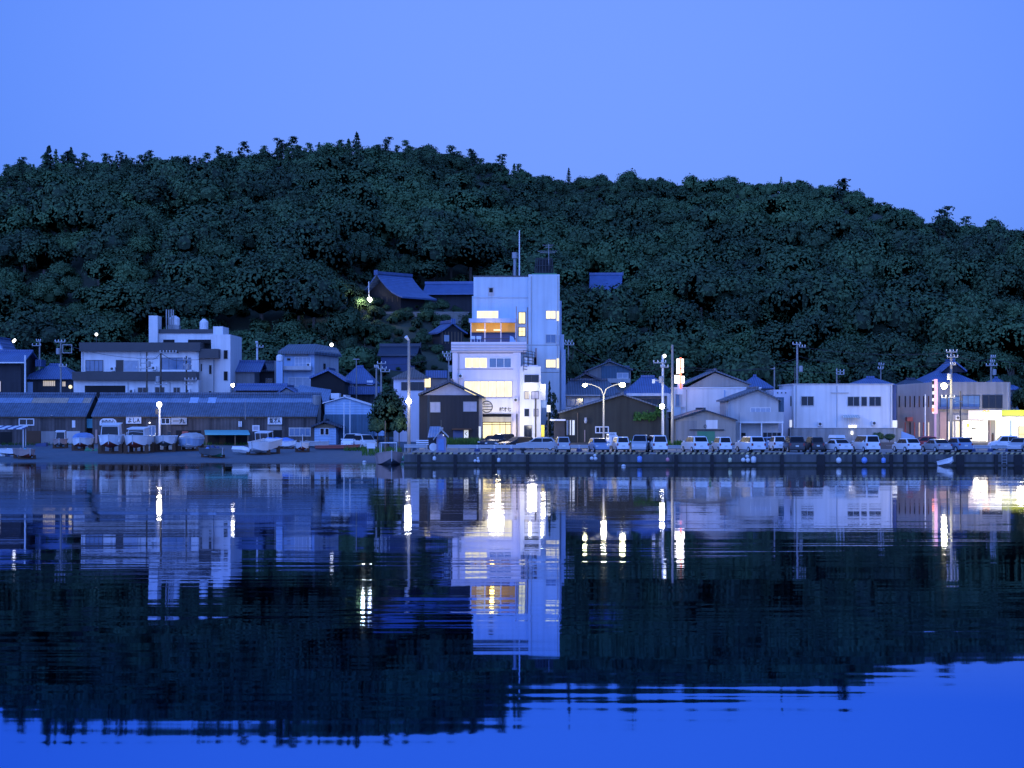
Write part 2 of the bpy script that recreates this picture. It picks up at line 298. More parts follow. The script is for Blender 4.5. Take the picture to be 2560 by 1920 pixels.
    def ewall(s, x0, x1, top, depth, m, zb, name='wall', d=0., ridge=None):            # plain wall block, optional gable ends to the sides
        Y = s.Y + d; a, b, zt = X(x0, Y), X(x1, Y), Z(top, Y)
        mb = MB()
        if ridge is None: mb.box(a, b, Y, Y + depth, zb, zt)
        else:
            zr = Z(ridge, Y + depth / 2) - .22
            mb.add([(a, Y, zb), (b, Y, zb), (b, Y + depth, zb), (a, Y + depth, zb), (a, Y, zt), (b, Y, zt), (b, Y + depth, zt), (a, Y + depth, zt), (a, Y + depth / 2, zr), (b, Y + depth / 2, zr)],
                   [(0, 3, 2, 1), (0, 1, 5, 4), (2, 3, 7, 6), (1, 2, 6, 9, 5), (3, 0, 4, 8, 7), (4, 5, 9, 8), (6, 7, 8, 9)])
        return s.part(name, mb, m)
def house(name, label, Y, px, cat='building', group=None, z=None):
    x = X(px, Y); return Thing(name, label, cat, (x, Y, gz(x, Y) if z is None else z), group)
# ------------------------------------------------------------------ ground, quay, hill, water
SKY = [(-900, 455), (-400, 440), (0, 424), (46, 402), (116, 394), (197, 384), (278, 392), (394, 380), (509, 384), (602, 376), (706, 358), (800, 352), (891, 352), (1042, 354), (1157, 376), (1250, 396),
       (1331, 416), (1412, 432), (1504, 424), (1597, 426), (1678, 438), (1771, 437), (1852, 434), (1967, 438), (2060, 446), (2130, 464), (2199, 493), (2268, 517), (2338, 532), (2430, 546), (2560, 568), (3000, 650), (3600, 760)]
def ip(t, x):
    if x <= t[0][0]: return t[0][1]
    for (a, b), (c, d) in zip(t[:-1], t[1:]):
        if x <= c: return b + (d - b) * (x - a) / (c - a)
    return t[-1][1]
YB = [(-900, 330), (0, 316), (620, 312), (900, 302), (1150, 297), (1400, 294), (2560, 293), (3600, 293)]
YR = [(-900, 470), (0, 500), (500, 560), (1000, 600), (1600, 600), (2560, 490), (3600, 470)]
WZ = .72                                                # water level
QX = -10.9                                              # left end of the quay
def wob(x, y): return (math.sin(x * .071 + y * .031) + .7 * math.sin(x * .033 - y * .052 + 1.3) + .5 * math.sin(x * .13 + y * .11 + .4)) / 2.2
def gz(x, y):
    px = CX + F * x / y
    yb, yr = ip(YB, px), ip(YR, px)
    if y <= yb:
        if x < QX: return max(-2., min(1.9, WZ + (y - 218) / 44 * 1.18)) + max(0, min(.5, (y - 264) / 12 * .5))
        return 1.9 + max(0, min(.5, (y - 232) / 16 * .5))
    zr = CAM + (HOR - (ip(SKY, px) + 40)) / F * yr
    t = (y - yb) / (yr - yb)
    if t <= 1:
        g = t + .10 * math.sin(math.pi * t) * math.sin(px * .0023 + .6) + .04 * math.sin(2 * math.pi * t)
        return 2.4 + (zr - 2.4) * g + 5.5 * wob(x, y) * min(1, t * 3) * (1 - t) ** .7
    return zr - max(0, y - yr - 14) * .28
def Yat(px, py, a=296., b=590.):                        # distance at which the slope is seen at this point
    for i in range(400):
        y = a + (b - a) * i / 399
        if HOR - (gz(X(px, y), y) - CAM) * F / y <= py and y > ip(YB, px): return y
    return b
def grid(us, ys, zf):
    vs = [(CX_ / F * y - CX / F * y, y, zf(CX_ / F * y - CX / F * y, y)) for y in ys for CX_ in us]
    n = len(us)
    return MB().add(vs, [(j * n + i, j * n + i + 1, (j + 1) * n + i + 1, (j + 1) * n + i) for j in range(len(ys) - 1) for i in range(n - 1)])
us = [-1300 + i * 40 for i in range(130)]
flat = MB()
ys = [200, 206, 212, 218, 224, 230, 236, 240, 243, 246, 250, 254, 258, 262, 266, 270, 276, 284, 292, 300, 318]
xs = [-130 + i * 2.2 for i in range(130)]
flat.add([(x, y, (-1.5 if x > QX and y < 255 else gz(x, y) if y < 290 else 2.4)) for y in ys for x in xs],
         [(j * 130 + i, j * 130 + i + 1, (j + 1) * 130 + i + 1, (j + 1) * 130 + i) for j in range(len(ys) - 1) for i in range(129)])
struct('ground', flat, 'gravel', 'grey gravel slipway rising from the water with hard ground behind')
struct('hillside', grid(us, [292 + i * 7 for i in range(66)], lambda x, y: gz(x, y) if y > ip(YB, CX + F * x / y) else 2.2), 'hillsoil')
# quay: paved top that rises gently towards the street
q = MB(); prof = [(207, 1.9), (232, 1.9), (248, 2.4), (262, 2.4), (262, -1), (207, -3)]
for x0, x1 in ((QX, 150),):
    n = len(prof)
    q.add([(x0, y, z) for y, z in prof] + [(x1, y, z) for y, z in prof], [tuple(range(n)), tuple(range(2 * n - 1, n - 1, -1))] + [(i, n + i, n + (i + 1) % n, (i + 1) % n) for i in range(n)])
struct('quay_pavement', q, 'paving')
road = MB().quad((QX + 6, 232.2, 1.912), (150, 232.2, 1.912), (150, 247.9, 2.402), (QX + 6, 247.9, 2.402))
struct('road', road, 'asphalt')
mk = MB()
for i in range(26): mk.quad((QX + 8 + i * 6, 239.9, 2.156), (QX + 11 + i * 6, 239.9, 2.156), (QX + 11 + i * 6, 240.1, 2.162), (QX + 8 + i * 6, 240.1, 2.162))
struct('road_marking', mk, 'white_metal')
struct('water', MB().quad((-900, -120, WZ), (900, -120, WZ), (900, 262, WZ), (-900, 262, WZ)), 'water')
struct('harbour_bed', MB().quad((-900, -120, -3.2), (900, -120, -3.2), (900, 300, -3.2), (-900, 300, -3.2)), 'gravel')

# quay wall: concrete face, kerb with hazard stripes, rubber fenders
qw = Thing('quay_wall', 'dark stained concrete quay wall with striped kerb and rubber fenders', 'quay wall', (45, 206.9, 0), Y=206.9)
qw.part('wall_face', MB().box(QX - .3, 150, 206.55, 206.98, -3, 1.86), 'dark_concrete')
qw.part('tide_band', MB().box(QX - .3, 150, 206.53, 206.549, -3, 1.08), 'algae'); qw.part('waterline_ledge', MB().box(QX - .3, 150, 206.3, 206.54, -3, .82), 'dark_concrete')
for a, b in ((1030, 1133), (1144, 1189), (1196, 1291), (1310, 1372), (1376, 1466), (1486, 1625), (1640, 1755), (1760, 1965), (2010, 2048), (2060, 2205), (2215, 2305), (2318, 2480), (2492, 2700)):
    qw.part('kerb', MB().box(X(a, 206.7), X(b, 206.7), 206.6, 206.95, 1.865, 2.05), 'hazard')
for a in (1047, 1138, 1233, 1319, 1415, 1507, 1540, 1690, 1780, 1955, 2052, 2135, 2228, 2262, 2315, 2400, 2490, 2545, 2640):
    w = .17 if a not in (2052, 2400, 2545) else .42
    xx = X(a, 206.4); qw.part('fender', MB().prism([(xx - w, .6), (xx + w, .6), (xx + w, 1.7), (xx + w * .8, 1.84), (xx - w * .8, 1.84), (xx - w, 1.7)], 206.24, 206.54), 'rubber')
ld = MB()
for i in range(7): ld.cyl((X(2511, 206.4) - .25, 206.4, .1 + i * .3), (X(2511, 206.4) + .25, 206.4, .1 + i * .3), .025)
for sgn in (-.25, .25): ld.cyl((X(2511, 206.4) + sgn, 206.4, -.5), (X(2511, 206.4) + sgn, 206.4, 2.0), .03)
qw.part('ladder', ld, 'grey_metal')

# ------------------------------------------------------------------ trees (numpy leaf-card crowns)
def nrm(v): return v / np.maximum(np.linalg.norm(v, axis=1, keepdims=True), 1e-9)
def cards(P, D, size, g, flat=.5, c0=(0, 0, .3)):
    n = len(P); nn = nrm(D + g.normal(size=(n, 3)) * flat); t = nrm(np.cross(nn, g.normal(size=(n, 3)))); b = np.cross(nn, t)
    s = (size * g.uniform(.55, 1.3, n))[:, None]; s2 = s * g.uniform(.5, .9, n)[:, None]
    N = nrm(nrm(P - np.array(c0)) * .5 + nrm(D) * .6 + g.normal(size=(n, 3)) * .05)       # leaves are shaded like the soft mass they belong to
    return np.concatenate([np.stack([P - t * s, P - b * s2, P + t * s, P + b * s2], 1), N[:, None]], 1)   # diamond-shaped sprays; 5th row: normal
def blob(c, r):                                                                 # low cube-sphere as the dense inside of a clump
    q = []
    lin = (-1, 0, 1)
    for ax in range(3):
        for sg in (-1, 1):
            for i in range(2):
                for j in range(2):
                    f = []
                    for a, bb in ((i, j), (i + 1, j), (i + 1, j + 1), (i, j + 1)):
                        p = [0, 0, 0]; p[ax] = sg; p[(ax + 1) % 3] = lin[a]; p[(ax + 2) % 3] = lin[bb]; f.append(p)
                    q.append(f)
    q = np.array(q, float); q /= np.linalg.norm(q, axis=2, keepdims=True); N = nrm(q.mean(1))
    return np.concatenate([q * r + c, N[:, None]], 1)
def broadleaf(seed, nc=16, per=34, size=.085, top=.75, zs=1.):
    g = np.random.default_rng(seed); Q = []; T = []
    for i in range(nc):
        d = nrm(g.normal(size=(1, 3)))[0]; d[2] = abs(d[2]) * 1.1 - .25
        c = np.array([0, 0, .62]) + d * np.array([.66, .66, .50]) * g.uniform(.65, 1.05); r = g.uniform(.24, .42); c[2] *= zs
        D = nrm(g.normal(size=(per, 3)) + np.array([0, 0, .35])); P = c + D * r * np.array([1, 1, top]) * g.uniform(.55, 1.2, (per, 1))
        Q += [cards(P, D + np.array([0, 0, .45]), size, g, .55, (0, 0, .3 * zs)), blob(c - np.array([0, 0, r * .12]), r * .62)]
        tt = g.uniform(.28, .68); T += [np.clip(tt + g.normal(size=per) * .08, 0, 1), np.full(24, .12)]  # inner blobs are tinted dark: shade within the crown put into the colour
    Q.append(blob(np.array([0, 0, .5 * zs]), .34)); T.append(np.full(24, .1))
    return np.concatenate(Q), np.concatenate(T)
def conifer(seed, per=330, size=.10):
    g = np.random.default_rng(seed); h = g.uniform(0.05, 1, per) ** .9; lev = np.round(h * 9) / 9 + g.normal(size=per) * .025
    ang = g.uniform(0, 6.283, per); kk = np.round(ang / 1.05) * 1.05 + g.normal(size=per) * .28
    rr = (1 - lev) ** .8 * .58 * g.uniform(.15, 1.05, per) + .03
    P = np.stack([np.cos(kk) * rr, np.sin(kk) * rr, lev * 2.1 - rr * .35], 1)
    Q = [cards(P, np.stack([np.cos(kk), np.sin(kk), np.full(per, .9)], 1), size, g)]; T = [g.uniform(.2, .8, per)]
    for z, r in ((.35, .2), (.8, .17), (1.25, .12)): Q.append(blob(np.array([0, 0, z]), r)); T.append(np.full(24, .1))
    return np.concatenate(Q), np.concatenate(T)
def pine(seed):                                                                 # flat, open layers like an old pine
    g = np.random.default_rng(seed); Q = []; T = []
    for i in range(9):
        a = g.uniform(0, 6.28); z = .35 + i * .16; rr = .62 * (1 - i / 13) * g.uniform(.3, 1)
        c = np.array([math.cos(a) * rr, math.sin(a) * rr, z]); D = nrm(g.normal(size=(44, 3)) + np.array([0, 0, .5])); P = c + D * np.array([.34, .34, .13]) * g.uniform(.6, 1.1, (44, 1))
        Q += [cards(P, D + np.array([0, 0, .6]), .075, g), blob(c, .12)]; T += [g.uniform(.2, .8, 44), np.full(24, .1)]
    return np.concatenate(Q), np.concatenate(T)
def qmesh(name, Q, T, m):
    n = len(Q); me = bpy.data.meshes.new(name)
    me.vertices.add(n * 4); me.vertices.foreach_set('co', np.ascontiguousarray(Q[:, :4], 'f4').ravel())
    me.loops.add(n * 4); me.loops.foreach_set('vertex_index', np.arange(n * 4, dtype='i4'))
    me.polygons.add(n); me.polygons.foreach_set('loop_start', np.arange(0, n * 4, 4, dtype='i4'))
    me.update(calc_edges=True)
    at = me.attributes.new('tint', 'FLOAT', 'FACE'); at.data.foreach_set('value', np.clip(T, 0, 1).astype('f4'))
    if Q.shape[1] == 5:
        na = me.attributes.new('custom_normal', 'FLOAT_VECTOR', 'POINT'); na.data.foreach_set('vector', np.repeat(Q[:, 4], 4, 0).astype('f4').ravel())
    me.materials.append(K[m]); return me
def qobj(name, Q, T, m, parent=None, loc=(0, 0, 0)):
    o = bpy.data.objects.new(name, qmesh(name, Q, T, m)); COL.objects.link(o); o.location = loc; o.parent = parent; return o
BROAD = [broadleaf(s, 17 + s % 6, 170, .046) for s in range(8)]
FAR = [broadleaf(40 + s, 14, 95, .062) for s in range(6)]
UND = [broadleaf(60 + s, 9, 60, .085) for s in range(4)]
CON = [conifer(s) for s in range(4)]
PINE = [pine(s + 9) for s in range(3)]
MESH = {('b', i): qmesh('crown', *q_, 'leaf') for i, q_ in enumerate(BROAD)}
MESH.update({('c', i): qmesh('crown', *q_, 'needle') for i, q_ in enumerate(CON)})
MESH.update({('p', i): qmesh('crown', *q_, 'needle') for i, q_ in enumerate(PINE)})
MESH.update({('d', i): qmesh('crown', *broadleaf(70 + i, 14, 34), 'leaf_dry') for i in range(2)})
def trunk_mesh(m='bark'):
    mb = MB(); mb.cyl((0, 0, -1.2), (0.02, 0, .55), .075, .05, 7)
    for a in range(4): mb.cyl((0.01, 0, .25 + a * .07), (math.cos(a * 1.7) * .38, math.sin(a * 1.7) * .38, .62 + a * .05), .035, .012, 5)
    me = bpy.data.meshes.new('trunk'); me.from_pydata(mb.v, [], mb.f); me.materials.append(K[m]); return me
TRUNK, TRUNKP = trunk_mesh(), trunk_mesh('trunkpale')
def tree(kind, idx, x, y, R_, lift, label, group=None, name='broadleaf_tree', hz=1., z=None, pale=False):
    """crown radius R_, crown base raised by `lift` metres over the ground"""
    z = gz(x, y) if z is None else z
    o = bpy.data.objects.new(name, None); COL.objects.link(o); o.location = (x, y, z); o['label'] = label; o['category'] = 'tree'
    if group: o['group'] = group
    o.rotation_euler.z = random.uniform(0, 6.28)
    c = bpy.data.objects.new('crown', MESH[(kind, idx)]); COL.objects.link(c); c.parent = o; c.location.z = lift; c.scale = (R_, R_, R_ * hz)
    t = bpy.data.objects.new('trunk', TRUNKP if pale else TRUNK); COL.objects.link(t); t.parent = o; t.location.z = lift; t.scale = (R_ * .8, R_ * .8, max(R_ * .9, (lift + .6) / 1.2))
    return o
# things on the slope that the wood leaves free: (x0, x1, y0, y1) in the photo and their distance
YT = Yat(1000, 766); YH = Yat(1130, 774); YK = Yat(1515, 745); YM = Yat(1110, 868); YL = Yat(1000, 918)
CLEAR = [(910, 1090, 684, 750, YT), (1080, 1190, 700, 757, YH), (1473, 1556, 668, 728, YK), (1088, 1165, 806, 858, YM), (955, 1090, 868, 905, YL),
         (905, 935, 735, 765, YT - 4), (1270, 1310, 570, 700, 280), (1170, 1400, 600, 700, 272)]
FOOT = [(X(1000, YT), YT, 13), (X(1130, YH), YH, 9), (X(1515, YK), YK, 7), (X(1110, YM), YM, 6), (X(1000, YL), YL, 8), (X(1060, YL), YL, 6)]
cand = []
y = 296.
while y < 640:
    sp = 7.0 - 2.3 * max(0, min(1, (y - 420) / 60))
    x = X(-620, y)
    while x < X(3120, y):
        xx, yy = x + random.uniform(-.45, .45) * sp, y + random.uniform(-.45, .45) * sp
        x += sp
        px = CX + F * xx / yy
        if yy < ip(YB, px) + 3 or yy > ip(YR, px) + 14: continue
        Rr = random.choice((3.0, 3.8, 4.8, 6.0, 7.4)) * random.uniform(.9, 1.12) * (.60 if yy > ip(YR, px) - 50 else 1 - .20 * (yy > 440)) * (.82 if 930 < px < 1200 and yy < 400 else 1)
        lift = random.uniform(1.0, 3.4) if yy < ip(YR, px) - 50 else -.28 * Rr
        z = gz(xx, yy); top = HOR - (z + lift + Rr * 1.4 - CAM) * F / yy; bot = HOR - (z - CAM) * F / yy; pr = Rr * F / yy
        if any((xx - a) ** 2 + (yy - b) ** 2 < (c + Rr * .6) ** 2 for a, b, c in FOOT): continue
        if any(px + pr * .85 > a and px - pr * .85 < b and yy < Yc + 3 and yy > Yc - 75 and top < d and bot > c for a, b, c, d, Yc in CLEAR):
            # a low shrub instead of a tree where it would hide a house
            Rr = random.uniform(1.0, 1.8); lift = .1; top = HOR - (z + lift + Rr * 1.4 - CAM) * F / yy; pr = Rr * F / yy
            if any(px + pr > a and px - pr < b and yy < Yc and top < d - 6 and bot > c for a, b, c, d, Yc in CLEAR): continue
        cand.append((xx, yy, z, Rr, lift, px, pr, top))
    y += sp * .92
inview = [c for c in cand if -20 < c[5] < 2580]
inview.sort(key=lambda c: -(c[6] ** 2) * (1.6 if c[7] < 780 else 1.))
near = set(id(c) for c in inview[:190])
GRP = 'broadleaf trees on the lower slope of the wooded hill'
LBL = 'dark green broadleaf tree among its like on the lower slope of the wooded hill'
QA = []; TA = []
for c in cand:
    xx, yy, z, Rr, lift, px, pr, top = c
    conif = (yy > ip(YR, px) - 60 and random.random() < (.42 if px < 1300 else .03)) or random.random() < .012
    if yy < 470 and top > 0:                             # undergrowth fills the gaps below the crowns
        for k in range(2 if yy < 400 else 1):
            ux, uy = xx + random.uniform(-3.4, 3.4), yy - random.uniform(1.5, 4.5); up = CX + F * ux / uy; ur = random.uniform(1.7, 2.7)
            if uy < ip(YB, up) + 2 or any((ux - a) ** 2 + (uy - b) ** 2 < (c2 + ur) ** 2 for a, b, c2 in FOOT): continue
            uz = gz(ux, uy); ut = HOR - (uz + ur * 1.4 - CAM) * F / uy; upr = ur * F / uy
            if any(up + upr > a and up - upr < b and uy < Yc + 2 and uy > Yc - 75 and ut < d - 4 and HOR - (uz - CAM) * F / uy > c2 for a, b, c2, d, Yc in CLEAR): continue
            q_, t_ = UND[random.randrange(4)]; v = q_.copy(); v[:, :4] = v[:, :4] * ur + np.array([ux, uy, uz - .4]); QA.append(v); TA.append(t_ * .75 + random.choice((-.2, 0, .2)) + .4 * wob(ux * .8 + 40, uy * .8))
    if id(c) in near:
        if Rr < 2: tree('b', random.randrange(8), xx, yy, Rr, lift, 'leafy shrub among others on the hill slope between temple and town', 'low shrubs on the hill slope', 'shrub', .8, z)
        else: tree('b', random.randrange(8), xx, yy, Rr, lift, LBL, GRP, hz=random.uniform(.85, 1.15), z=z, pale=px > 1900 and yy < 320)
        continue
    far = yy > 400
    q_, t_ = ((CON[random.randrange(4)] if random.random() < .12 else PINE[random.randrange(3)]) if conif else (FAR[random.randrange(6)] if far else BROAD[random.randrange(8)]))
    a = random.uniform(0, 6.28); ca, sa = math.cos(a), math.sin(a)
    s = np.array([Rr, Rr, Rr * random.uniform(.8, 1.1)]) if not conif else np.array([1., 1., 1.]) * random.uniform(2.2, 3.4)
    v = q_ @ np.array([[ca, sa, 0], [-sa, ca, 0], [0, 0, 1]]); v[:, :4] = v[:, :4] * s + np.array([xx, yy, z + (lift if not conif else -.5)])
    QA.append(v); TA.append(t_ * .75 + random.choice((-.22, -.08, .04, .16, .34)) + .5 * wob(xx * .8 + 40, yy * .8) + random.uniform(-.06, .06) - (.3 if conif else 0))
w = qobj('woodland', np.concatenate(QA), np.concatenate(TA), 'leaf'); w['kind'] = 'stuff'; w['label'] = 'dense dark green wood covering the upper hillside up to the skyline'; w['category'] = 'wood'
# trees that stand out on the skyline
for i, (px, top, hpx, k, lab) in enumerate([
    (55, 388, 44, 'p', 'bushy pine near the left edge of the skyline'), (122, 366, 58, 'c', 'tall pointed conifer on the left skyline beside a gap'),
    (166, 372, 46, 'p', 'wide dark pine right of the tall one on the left skyline'), (300, 374, 30, 'p', 'lone small pine breaking the smooth left skyline'),
    (546, 362, 34, 'p', 'spindly open pine on the skyline below the summit'), (612, 348, 46, 'p', 'ragged pine where the summit ridge begins on the left'),
    (697, 340, 44, 'p', 'thin open-crowned pine rising on the summit ridge'), (726, 335, 48, 'p', 'broad flat-topped pine rising on the summit ridge'),
    (892, 330, 52, 'c', 'narrow spire-like conifer at the highest point of the hill'), (970, 338, 44, 'p', 'pine with a ragged top right of the summit spire'),
    (1132, 358, 48, 'p', 'rounded dark pine on the falling ridge right of the summit'), (1180, 368, 42, 'p', 'lop-sided pine on the falling ridge'),
    (1254, 380, 40, 'p', 'narrow pine at the end of the ragged pine ridge'), (1422, 420, 28, 'c', 'small pointed conifer in the dip of the skyline'),
    (2103, 438, 50, 'p', 'lone star-shaped pine standing up from the right shoulder of the hill'), (2362, 508, 48, 'p', 'lone spreading pine low on the right skyline')]):
    yy = ip(YR, px) - 6; x = X(px, yy); h = W(hpx * (1.9 if i in (1, 14, 15) else 1.35), yy); z = Z(top, yy) - h
    tree(k, i % (4 if k == 'c' else 3), x, yy, h / (2.1 if k == 'c' else 1.9), 0, lab, name='conifer' if k == 'c' else 'pine_tree', z=z)
for base, top, a0, a1, st in ((766, 735, 926, 1090, 12), (774, 744, 1085, 1182, 14), (780, 756, 950, 1182, 17), (808, 770, 920, 1180, 21), (838, 800, 900, 1085, 25), (868, 826, 880, 1080, 27), (884, 858, 1060, 1130, 22), (908, 858, 890, 958, 24), (934, 905, 900, 1120, 24), (958, 926, 930, 1120, 26)):
    px = a0
    while px < a1:
        bb = base + random.uniform(-9, 7); y = Yat(px, bb); x = X(px, y); h = W(bb - top, y) * random.uniform(.65, 1.1)
        tree('b', random.randrange(8), x, y, h * random.uniform(.5, .8), -.1, 'leafy shrub among others on the hill slope between temple and town', 'low shrubs on the hill slope', 'shrub', random.uniform(.85, 1.1), gz(x, y))
        px += st * random.uniform(.5, 1.5)
for px, base, top, w_, lab in ((800, 868, 800, 60, 'tree behind the apartment block roof, leftmost on the bare bank'), (838, 880, 806, 66, 'second tree from the apartment block on the bank below the temple'), (872, 906, 838, 58, 'round tree on the bank just right of the apartment block'), (905, 925, 866, 50, 'small tree on the bank above the two insulator poles'), (1045, 940, 885, 54, 'tree behind the pinkish house, left of the hotel wall'), (960, 905, 856, 50, 'tree at the left end of the low blue house on the slope'), (1058, 880, 826, 52, 'tree between the two small houses on the slope'), (878, 786, 700, 84, 'tall tree on the slope just left of the lamp by the hill temple'), (842, 800, 716, 86, 'broad tree on the slope farther left of the hill temple lamp'), (895, 800, 738, 70, 'big leafy tree lit by the lamp left of the hill temple'), (868, 842, 760, 84, 'big tree lower left of the lamp by the hill temple'), (912, 868, 800, 66, 'tree standing over the low blue house on the slope'), (935, 806, 762, 46, 'smaller bright tree just under the lamp by the hill temple')):
    y = Yat(px, base); x = X(px, y); rr = W(w_ / 2, y); h = W(base - top, y)
    tree('b', px % 8, x, y, rr, h * .2, lab, hz=h * .8 / 1.3 / rr, z=gz(x, y))
def crown_at(kind, idx, px, top, bot, wpx, Y, label, name='broadleaf_tree', z=None, lift=None):
    x = X(px, Y); Rr = W(wpx / 2, Y) / .98; z = gz(x, Y) if z is None else z; zt = Z(top, Y); zb = max(z + .05, Z(bot, Y)) if lift is None else z + lift
    hk = {'b': 1.33, 'd': 1.33, 'c': 2.1, 'p': 1.85}[kind]; hz = (zt - zb) / hk / Rr
    return tree(kind, idx, x, Y, Rr, zb - z, label, name=name, hz=hz, z=z)
# ------------------------------------------------------------------ buildings, left part of the town
ZB = 1.2
t = house('tiled_house', 'dark house with blue tiled eaves cut by the left edge, behind the left net shed', 288, 10)
t.ewall(-110, 52, 905, 9, 'dark_wall', ZB, ridge=878); t.eaves(-120, 60, 878, 905, 9, 'tile_blue', over=.9)
t.box('gutter', -115, 60, 905, 908, 'white_metal', -1.06, -.95); t.win(-14, 3, 952, 980, 'lit_dim', 'wood', 1)
t = house('plaster_house', 'pale gabled upper storey peeping over the dark roof at the left edge', 300, 0)
t.gwall((-6, 846), (-34, 872), (15, 880), 7, 'lightblue_wall', ZB, drop=3); t.gable((-6, 845), (-36, 872), (17, 881), 7, 'tile_blue', .4)
t.win(-20, 6, 872, 884, 'glass', 'white_metal', 2)
t = house('hipped_house', 'low house with blue hipped roof and lattice windows left of the inn', 292, 120)
t.ewall(60, 184, 944, 9, 'dark_wall', ZB); t.eaves(53, 188, 912, 945, 9, 'tile_blue', hip=3.0)
t.win(107, 139, 951, 966, 'lit_dim', 'wood', 6); t.win(155, 165, 953, 967, 'lit_dim', 'wood', 2); t.box('side_door', 68, 82, 955, 985, 'lightblue_wall', -.05, .02)
t.box('gable_dormer', 88, 103, 899, 916, 'tile_blue', 1.5, 4.5)

# the inn: two white storeys with dark cornices, a taller stair block behind
t = house('seaside_inn', 'white inn with two dark cornice bands, stair tower and rooftop water tanks', 283, 380)
t.ewall(203, 497, 878, 10, 'white_wall', ZB); t.box('cornice', 198, 500, 856, 878, 'dark_metal', -.8, 10.3)
t.ewall(184, 496, 950, 3, 'white_wall', ZB, name='lower_wall', d=-2.2); t.box('cornice', 180, 490, 929, 951, 'dark_metal', -3.0, -.02)
t.box('cornice', 497, 546, 872, 895, 'dark_metal', -.5, 6)
t.ewall(497, 533, 872, 8, 'offwhite', ZB, name='angled_wall', d=.6); t.ewall(528, 576, 836, 12, 'white_wall', ZB, name='stair_block', d=1.6)
t.ewall(533, 557, 816, 6, 'white_wall', Z(838, 286), name='stair_head', d=3)
t.box('tower_fin', 372, 394, 789, 858, 'white_wall', 2.2, 5.5); t.box('upper_wall', 394, 533, 833, 857, 'white_wall', 3.2, 10); t.box('roof_parapet', 394, 533, 823, 833, 'dark_metal', 3., 10.3)
for a, b in ((408, 436), (470, 527)): t.box('roof_opening', a, b, 849, 857, 'black', 3.1, 3.4)
t.win(214, 258, 900, 929, 'glass_blue', 'dark_metal', 4); t.win(290, 309, 900, 929, 'glass', 'dark_metal', 1); t.win(309, 346, 901, 929, 'curtain', 'offwhite', 2)
t.win(404, 478, 894, 925, 'glass_blue', 'dark_metal', 4); t.box('balcony_rail', 404, 480, 924, 929, 'white_metal', -.5, -.1)
t.box('garage_opening', 212, 313, 964, 996, 'black', -2.26, -2.1)
for a, b, c, e in ((344, 370, 968, 992), (387, 412, 967, 992), (433, 451, 968, 992)): t.win(a, b, c, e, 'glass', 'offwhite', 2, d=-2.2)
for a, b, c, e, dd in ((501, 506, 909, 929, .6), (522, 530, 912, 936, .6), (522, 529, 977, 990, .6), (559, 570, 875, 898, 1.6), (559, 570, 928, 952, 1.6)): t.win(a, b, c, e, 'black', 'offwhite', 1, d=dd, fw=.05)
sg = t.box('roof_lettering_rail', 405, 446, 879, 883, 'dark_metal', -.10, -.04)
pp = MB()
for a, top in ((415, 773), (421, 774), (427, 773), (432, 774)): pp.cyl((X(a, 288), 288.4, Z(830, 288)), (X(a, 288), 288.4, Z(top, 288)), .09)
t.part('vent_pipes', pp, 'grey_metal')
for a, top, bot, w in ((435, 789, 813, 14), (509, 797, 824, 11)):
    r = W(w, 289); h = Z(top, 289) - Z(bot, 289); c = (X(a, 289), 289.3, Z(bot, 289))
    x = Thing('water_tank', 'squat white rooftop water tank beside the vent pipes of the inn' if a == 435 else 'narrow ribbed white rooftop water tank right on the inn roof', 'water tank', c)
    x.part('tank', MB().lathe(c, [(r * .96, .0), (r, .1), (r, h * .68), (r * .85, h * .8), (r * .45, h * .93), (r * .4, h)], 14), 'white_metal', smooth=False)
    x.part('base_frame', MB().box(c[0] - r, c[0] + r, c[1] - r, c[1] + r, c[2] - 1.6, c[2] - .02), 'grey_metal')

# houses between the inn and the apartment block
t = house('tiled_house', 'grey house with a low blue roof right against the inn', 290, 610)
t.ewall(576, 636, 926, 8, 'grey_wall', ZB); t.eaves(570, 652, 904, 927, 8, 'tile_blue'); t.win(608, 614, 957, 966, 'black', 'grey_metal', 1)
t = house('dark_house', 'small dark-walled house wedged between the inn and the apartment block', 296, 655)
t.ewall(628, 690, 925, 7, 'dark_wall', ZB); t.eaves(606, 694, 905, 926, 7, 'tile_dark'); t.win(664, 681, 946, 960, 'glass', 'grey_metal', 2); t.box('chimney', 686, 700, 902, 965, 'grey_wall', -1.5, -.4)
t = house('low_annex', 'long flat blue-roofed annex just above the net shed ridge', 280, 640)
t.ewall(590, 706, 973, 6, 'dark_wall', ZB); t.eaves(584, 712, 962, 973, 6, 'tile_blue', over=.4)
t = house('apartment_block', 'pale two-storey apartment block with a flat grey roof and balcony left of the hotel', 290, 760)
t.ewall(706, 786, 876, 9, 'lightblue_wall', ZB); t.part('side_wall', MB().add([(X(786, 290), 290, ZB), (X(842, 294), 297, ZB), (X(842, 294), 297, Z(874, 296)), (X(786, 290), 290, Z(876, 290))] + [(X(786, 290), 290.3, ZB), (X(838, 294), 297.3, ZB), (X(838, 294), 297.3, Z(874, 296)), (X(786, 290), 290.3, Z(876, 290))],
    [(0, 1, 2, 3), (7, 6, 5, 4), (0, 4, 5, 1), (3, 2, 6, 7)]), 'offwhite')
a_, b_ = X(695, 289), X(787, 289)
t.part('roof', MB().slab((a_, 289, Z(878, 289)), (b_, 289, Z(879, 289)), (b_ - .4, 295, Z(860, 295)), (a_ + .8, 295, Z(861, 295)), .35).slab((b_ + .02, 289, Z(879, 289)), (X(851, 295), 297, Z(887, 297)), (X(838, 298), 301, Z(870, 301)), (b_ - .38, 295, Z(860, 295)), .35), 'tile_grey')
